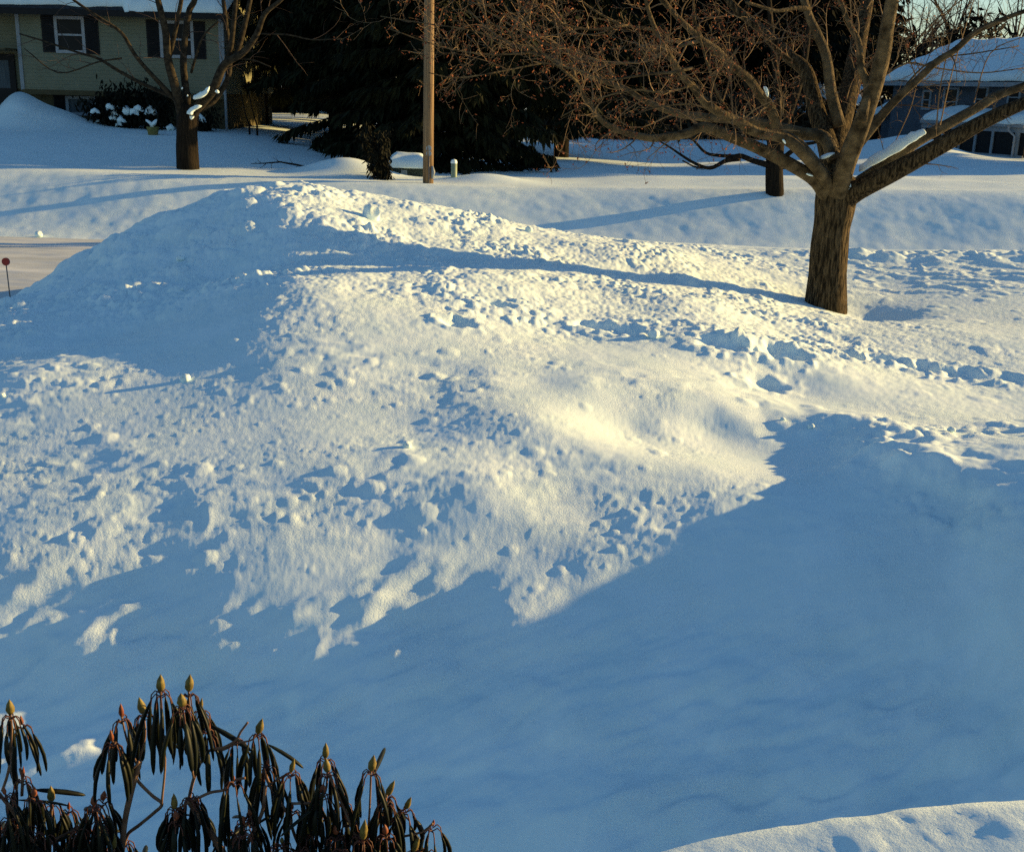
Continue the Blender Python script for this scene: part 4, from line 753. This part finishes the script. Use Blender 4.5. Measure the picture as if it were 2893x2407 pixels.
chunk(1950, 890, 18, 12, 7, 'rounded snow lump on the level snow right of the drift crest', group=G, lift=.6)
chunk(1605, 871, 12, 8, 8, 'small snow lump on smooth lit snow left of the drift crest', group=G, lift=.6)
chunk(375, 600, 8, 7, 9, 'small sunlit lump low on the shaded left face of the pile', group=G, lift=.8)
chunk(835, 918, 20, 16, 10, 'bright snow lump in the middle of the pock-marked snow', group=G, lift=.5)
chunk(380, 780, 22, 20, 12, 'weathered snow lump on the left of the pock-marked slope', group=G, lift=.4)
chunk(6, 815, 10, 12, 13, 'snow lump at the far left edge of the slope', group=G, lift=.6)
Ys = 13.6; top = at(12, 537, Ys); root_ = np.array([at(17, 600, Ys)[0] + .02, Ys, gz(at(17, 600, Ys)[0], Ys) - .2]); stake = thing('driveway_marker', root_, 'thin driveway marker stake with a round red reflector at the left edge', 'marker stake')
q = MB(); q.tube([root_, top - np.array([0, 0, .03])], .007, 6); q.build('rod', 'steel', stake, True)
q = MB(); R_ = .046; q.add([(top[0] + R_ * math.cos(k * PI / 12), top[1] + yy, top[2] + R_ * math.sin(k * PI / 12)) for yy in (-.012, .012) for k in range(24)], [tuple(range(24)), tuple(range(47, 23, -1))] + [(k, 24 + k, 24 + (k + 1) % 24, (k + 1) % 24) for k in range(24)]); q.build('reflector', 'red_plastic', stake)

# ------------------------------------------------------------------ snow ledge, lower right
lo = []
top_pts = [(1380, 1747), (1470, 1722), (1600, 1700), (1725, 1683), (1800, 1676), (1870, 1662), (1960, 1654), (2110, 1644), (2250, 1636)]
ZL = 1.95
def tilt(x, y):
    p = atz(x, y, ZL)
    for _ in range(6): p = atz(x, y, ZL + .12 * (p[0] - 1.0))
    return p
E_ = [tilt(1180, 1805), tilt(1290, 1775)] + spline([tilt(x, y) for x, y in top_pts], 10)
nu = len(E_); prof = [(0., -.55), (.0, -.30), (-.012, -.10), (-.004, -.035), (.015, -.010), (.045, -.002)] + [(.045 + .0125 * k, 0.) for k in range(1, 70)]
gx = np.zeros((nu, len(prof))); gy = gx.copy(); gzv = gx.copy()
for i, e in enumerate(E_):
    t = unit(E_[min(i + 1, nu - 1)] - E_[max(i - 1, 0)]); n_ = np.array([t[1], -t[0], 0])
    for j, (d, z) in enumerate(prof):
        p = e + n_ * (d - .035); gx[i, j] = p[0]; gy[i, j] = p[1]; gzv[i, j] = ZL + .12 * (p[0] - 1.0) + z
fl = np.clip((np.array([z for d, z in prof]) + .03) / .03, 0, 1)[None, :] * np.ones((nu, 1))
gzv += fl * (fbm(gx, gy, .30, 3, ox=90.) * .003 + bumps(gx, gy, .05, .15, 5.) * .004 - bumps(gx, gy, .07, .12, 6.) * .004 + fbm(gx, gy, .025, 2, ox=92.) * .0012)
gz2 = gzv - fl * .06 * np.exp(-((gx - 1.42 - .5 * (gy - 1.9)) / .03) ** 2) * 0
led = grid_object('snow_ledge', gx, gy, gz2, 'snow'); tag(led, 'smooth sunlit snow ledge in the lower right corner, closest snow to the viewer', 'snow ledge')

# ------------------------------------------------------------------ rhododendron, lower left
YR = 1.95
def a6(cx, cy): return cx * .24197, 1364.7 + cy * .24197
def a7(cx, cy): return 435.5 + cx * .24197, 1451.8 + cy * .24197
rr = random.Random(8)
rh = thing('rhododendron', (-.55, 1.95, gz(-.55, 2.2)), 'rhododendron with cold-curled drooping dark leaves and pale buds in the lower left foreground', 'shrub')
mm = mpp(300, 1550, YR)
def leaf(mb_, p0, d0, L, wd, r):
    """stalk arcs out of the whorl, then the rolled blade hangs"""
    side = unit(d0); st_ = [p0, p0 + side * .010 + np.array([0, 0, .006]), p0 + side * .017 + np.array([0, 0, -.002]), p0 + side * .019 + np.array([0, 0, -.014])]
    hang = unit(np.array([side[0] * r.uniform(.0, .28) + r.gauss(0, .05), side[1] * .2 + r.gauss(0, .06), -1]))
    if r.random() < .025: hang = unit(side + np.array([0, 0, r.uniform(-.7, -.1)]))
    q0 = st_[-1]; path = [q0 + hang * L * t + unit(side) * .006 * math.sin(PI * t) for t in (0, .12, .3, .55, .8, .94, 1)]
    rad = [wd * k for k in (.25, .7, .95, 1., .85, .55, .12)]
    tw_ = r.uniform(.75, 1.15); mb_.tube(path, rad, 7, flare=lambda i, j: (1.15 if j in (0, 3) else .82) * tw_)
    return st_
def whorl(pos, n, L, m_leaf, r, spread=1., bud=None):
    """pos: node of the shoot; n hanging leaves round it, one mesh, plus the stalks and a bud"""
    q = MB(); s_ = MB(); a0 = r.uniform(0, 6.3)
    for k in range(n):
        a = a0 + k * 2 * PI / n + r.uniform(-.35, .35); st_ = leaf(q, pos + np.array([0, 0, -.004 - .012 * r.random()]), np.array([math.cos(a), math.sin(a) * .8, 0]) * spread, L * r.uniform(.7, 1.12), mm * 5.9 * r.uniform(.7, 1.15), r)
        s_.tube(st_, .0013, 5, cap=False)
    lf = q.build('leaf_whorl', 'leaf', rh, True); s_.build('stalks', 'petiole', lf, True)
def bud(pos, tip, wd, m):
    ax = tip - pos; L = np.linalg.norm(ax); P = [pos + ax * t for t in (0, .06, .18, .35, .5, .65, .8, .92, 1)]; k = [.30, .6, .9, 1., .93, .74, .46, .2, .05]; q = MB(); q.tube(P, [wd * x for x in k], 12, flare=lambda i, j: 1 + .07 * ((j + i * 2) % 3 - 1)); q.build('flower_bud', m, rh, True)
def R3(pt, dy=0.): return at(pt[0], pt[1], YR + dy)
# shoots: node, bud tip, bud half width (crop units), leaves, leaf length
NODES = [(a6, (90, 410), (78, 285), 36, 8, .085, 'bud', .0), (a6, (1362, 215), (1360, 72), 36, 8, .125, 'bud', -.05), (a6, (1600, 215), (1612, 72), 38, 8, .115, 'bud', .06), (a6, (1545, 345), (1532, 232), 38, 8, .10, 'bud', -.10), (a6, (1215, 405), (1178, 266), 36, 8, .105, 'bud', .05),
         (a6, (1030, 430), (1022, 318), 22, 7, .10, 'bud_red', .0), (a6, (950, 640), (935, 538), 18, 7, .085, 'bud_red', -.04), (a6, (435, 1150), (430, 1015), 34, 7, .085, 'bud', .03), (a6, (1480, 1210), (1472, 1080), 28, 7, .075, 'bud', -.03), (a6, (965, 1550), (968, 1415), 24, 7, .09, 'bud', -.05),
         (a6, (1700, 380), (1712, 270), 18, 7, .105, 'bud', .10), (a6, (185, 500), (175, 420), 18, 6, .10, 'bud_red', .06), (a6, (190, 960), (200, 850), 16, 8, .125, 'bud_red', .02), (a6, (580, 1215), (585, 1150), 14, 6, .07, 'bud_red', .05), (a6, (790, 1215), (800, 1140), 14, 7, .085, 'bud_red', .0), (a6, (40, 1090), (30, 1020), 16, 9, .13, 'bud_red', -.08), (a6, (690, 1350), (700, 1290), 14, 6, .085, 'bud_red', .02), (a6, (1760, 560), (1780, 480), 16, 6, .085, 'bud_red', .06),
         (a7, (385, 215), (425, 85), 34, 7, .105, 'bud', .05), (a7, (960, 420), (962, 290), 30, 6, .10, 'bud', .08), (a7, (975, 540), (962, 420), 32, 9, .12, 'bud', -.02), (a7, (1345, 530), (1370, 395), 36, 8, .12, 'bud', .0), (a7, (1480, 740), (1545, 610), 30, 7, .10, 'bud', .04), (a7, (1640, 850), (1685, 750), 26, 5, .05, 'bud', .03), (a7, (815, 1060), (840, 930), 34, 7, .08, 'bud', .0), (a7, (1275, 1110), (1295, 940), 34, 8, .08, 'bud', -.06), (a7, (1700, 1210), (1755, 1090), 30, 7, .08, 'bud', .0), (a7, (665, 540), (695, 425), 24, 8, .10, 'bud', .02),
         (a7, (265, 985), (262, 910), 16, 7, .10, 'bud_red', -.03), (a7, (125, 1030), (118, 985), 16, 6, .09, 'bud_red', .02), (a7, (1865, 1000), (1880, 940), 15, 6, .075, 'bud_red', .03), (a7, (590, 1140), (588, 1090), 18, 6, .06, 'bud', -.02), (a7, (210, 260), (240, 200), 10, 6, .10, 'bud_red', .08), (a7, (460, 480), (480, 420), 14, 8, .12, 'bud_red', .04), (a7, (1110, 780), (1120, 720), 10, 6, .075, 'bud_red', .06), (a7, (1600, 900), (1600, 850), 10, 7, .11, 'bud_red', .08), (a7, (1470, 790), (1470, 750), 10, 7, .11, 'bud_red', .0), (a7, (180, 610), (185, 570), 10, 5, .12, 'bud_red', -.02), (a7, (1000, 1150), (1005, 1090), 12, 7, .08, 'bud_red', .05)]
nodes3 = []
for fn, p, t, hw, n, L, mt, dy in NODES:
    P = R3(fn(*p), dy); T = R3(fn(*t), dy); whorl(P, n + 1, L * 1.02, None, rr); bud(P, T, hw * .24197 * mm, mt); nodes3.append((P, dy))
STEMS = [(a6, [(1180, 815), (1150, 920), (1110, 1080), (1065, 1280), (1040, 1480), (1030, 1700), (1020, 2000)], 50, 44, -.02), (a6, [(1050, 1520), (1090, 1420), (1180, 1350), (1300, 1250), (1372, 1172), (1290, 1100), (1180, 990), (1150, 930)], 30, 26, 0), (a6, [(1600, 1150), (1620, 1040), (1660, 910), (1760, 730), (1900, 690), (2000, 630), (2040, 560), (2100, 480)], 28, 18, .05), (a6, [(1590, 1130), (1680, 1270), (1790, 1420), (1900, 1600), (2050, 1900)], 44, 60, 0),
         (a6, [(1620, 1150), (1780, 1075), (1900, 1050), (1990, 970), (2080, 950)], 26, 20, 0), (a6, [(20, 1060), (70, 900), (92, 720), (100, 560), (92, 420)], 24, 16, 0), (a6, [(-10, 1080), (130, 1260), (220, 1410), (340, 1600), (450, 1850)], 30, 34, -.06), (a6, [(360, 1680), (395, 1560), (460, 1480), (600, 1405), (730, 1350)], 26, 20, -.02), (a6, [(185, 1100), (190, 960), (170, 870)], 26, 24, .02), (a6, [(1180, 815), (1100, 870), (1000, 690), (950, 640)], 18, 14, -.03), (a6, [(1170, 830), (1230, 600), (1215, 410)], 22, 16, .03), (a6, [(1170, 850), (1080, 640), (1030, 430)], 20, 14, 0), (a6, [(1480, 1210), (1530, 1200), (1600, 1150)], 16, 22, -.02), (a6, [(1660, 920), (1620, 600), (1600, 215)], 22, 14, .06), (a6, [(1370, 1170), (1400, 800), (1365, 420), (1362, 215)], 20, 14, -.05), (a6, [(1640, 950), (1580, 600), (1545, 345)], 18, 14, -.08), (a6, [(435, 1150), (430, 1400), (420, 1700)], 20, 24, .03), (a6, [(965, 1550), (960, 1750), (940, 2000)], 20, 26, -.05),
         (a7, [(430, 520), (500, 680), (570, 790), (640, 900), (700, 1080), (780, 1260)], 28, 26, .03), (a7, [(640, 808), (760, 805), (880, 795), (960, 700), (975, 540)], 24, 16, 0), (a7, [(985, 560), (1060, 720), (1130, 880), (1225, 1110), (1300, 1300)], 20, 26, -.02), (a7, [(1320, 1165), (1500, 1110), (1770, 1050), (1868, 975)], 22, 18, .02), (a7, [(450, 660), (430, 850), (380, 980), (330, 1080), (250, 1250)], 30, 34, .0), (a7, [(1340, 1160), (1440, 1060), (1560, 900), (1640, 850)], 18, 14, .04), (a7, [(1300, 1250), (1330, 900), (1345, 530)], 22, 16, 0), (a7, [(-20, 360), (100, 350), (200, 300), (330, 270), (385, 215)], 18, 14, .06), (a7, [(120, 1030), (240, 1150), (330, 1300)], 22, 22, .02), (a7, [(590, 1140), (640, 1250), (700, 1400)], 20, 24, 0), (a7, [(1480, 740), (1440, 900), (1330, 1160)], 16, 20, .03), (a7, [(665, 540), (560, 600), (470, 660)], 18, 20, .03), (a7, [(1700, 1210), (1690, 1400), (1650, 1600)], 18, 24, 0)]
for fn, pts, w0, w1, dy in STEMS:
    P = spline([R3(fn(*p), dy) for p in pts], 5); k = len(P); q = MB(); q.tube(P, [.5 * mm * .24197 * 1.05 * (w0 + (w1 - w0) * i / (k - 1)) for i in range(k)], 10, flare=bark_flare(k, .05)); q.build('stem', 'stem', rh, True)
# the lower leaves, and the stems' way down to the ground
for k in range(26):
    px = rr.uniform(-10, 235) if k % 3 == 0 else rr.uniform(350, 850); P = R3((px, rr.uniform(1625, 1720) + (px > 700) * 30), rr.uniform(-.08, .12)); whorl(P, 8, rr.uniform(.07, .11), None, rr)
    if k % 2: bud(P, P + np.array([rr.gauss(0, .004), 0, .022]), .006, 'bud_red')
for k in range(40):
    px = rr.uniform(-20, 880); py = rr.uniform(1690, 1800) + (px > 650) * 35; P = R3((px, py), rr.uniform(-.1, .12)); whorl(P, 7, rr.uniform(.08, .12), None, rr)
for k in range(7):
    px = 40 + k * 120; P = R3((px, 1790), 0.); G0 = np.array([P[0] * .6 - .15, YR + rr.uniform(-.05, .2), 0.]); G0[2] = gz(G0[0], 2.3) - .2; q = MB(); q.tube(spline([G0, (G0 + P) / 2 + np.array([rr.gauss(0, .06), 0, 0]), P], 6), .010, 8); q.build('stem', 'stem', rh, True)
#PART2END

# ------------------------------------------------------------------ light
from mathutils import Vector, Matrix
sl = bpy.data.lights.new('sun', 'SUN'); sl.energy = 5.0; sl.angle = math.radians(.5); sl.color = (1., .675, .25)
so = bpy.data.objects.new('sun', sl); COL.objects.link(so); so.rotation_euler = Vector(sd).to_track_quat('Z', 'Y').to_euler(); so.location = (20, 20, 20)
W = bpy.data.worlds.new('World'); S.world = W; W.use_nodes = True; nt = W.node_tree
sky = nt.nodes.new('ShaderNodeTexSky'); sky.sky_type = 'NISHITA'; sky.sun_disc = False; sky.sun_elevation = EL; sky.sun_rotation = AZ
sky.air_density = 1.2; sky.dust_density = .2; sky.ozone_density = 4.
bg = nt.nodes['Background']; bg.inputs[1].default_value = .086; nt.links.new(sky.outputs[0], bg.inputs[0])
cam = bpy.data.cameras.new('camera'); co = bpy.data.objects.new('camera', cam); COL.objects.link(co); S.camera = co
cam.sensor_fit = 'HORIZONTAL'; cam.sensor_width = 36; cam.lens = 36 * F / 2893; cam.clip_end = 5000; cam.clip_start = .05
mw = Matrix.Identity(4)
for i in range(3): mw[i][0] = RIGHT[i]; mw[i][1] = UP[i]; mw[i][2] = -FWD[i]
mw[2][3] = EYE; co.matrix_world = mw
S.cycles.use_denoising = False
S.view_settings.view_transform = 'Standard'; S.view_settings.look = 'None'; S.view_settings.exposure = 1.0; S.view_settings.gamma = 1
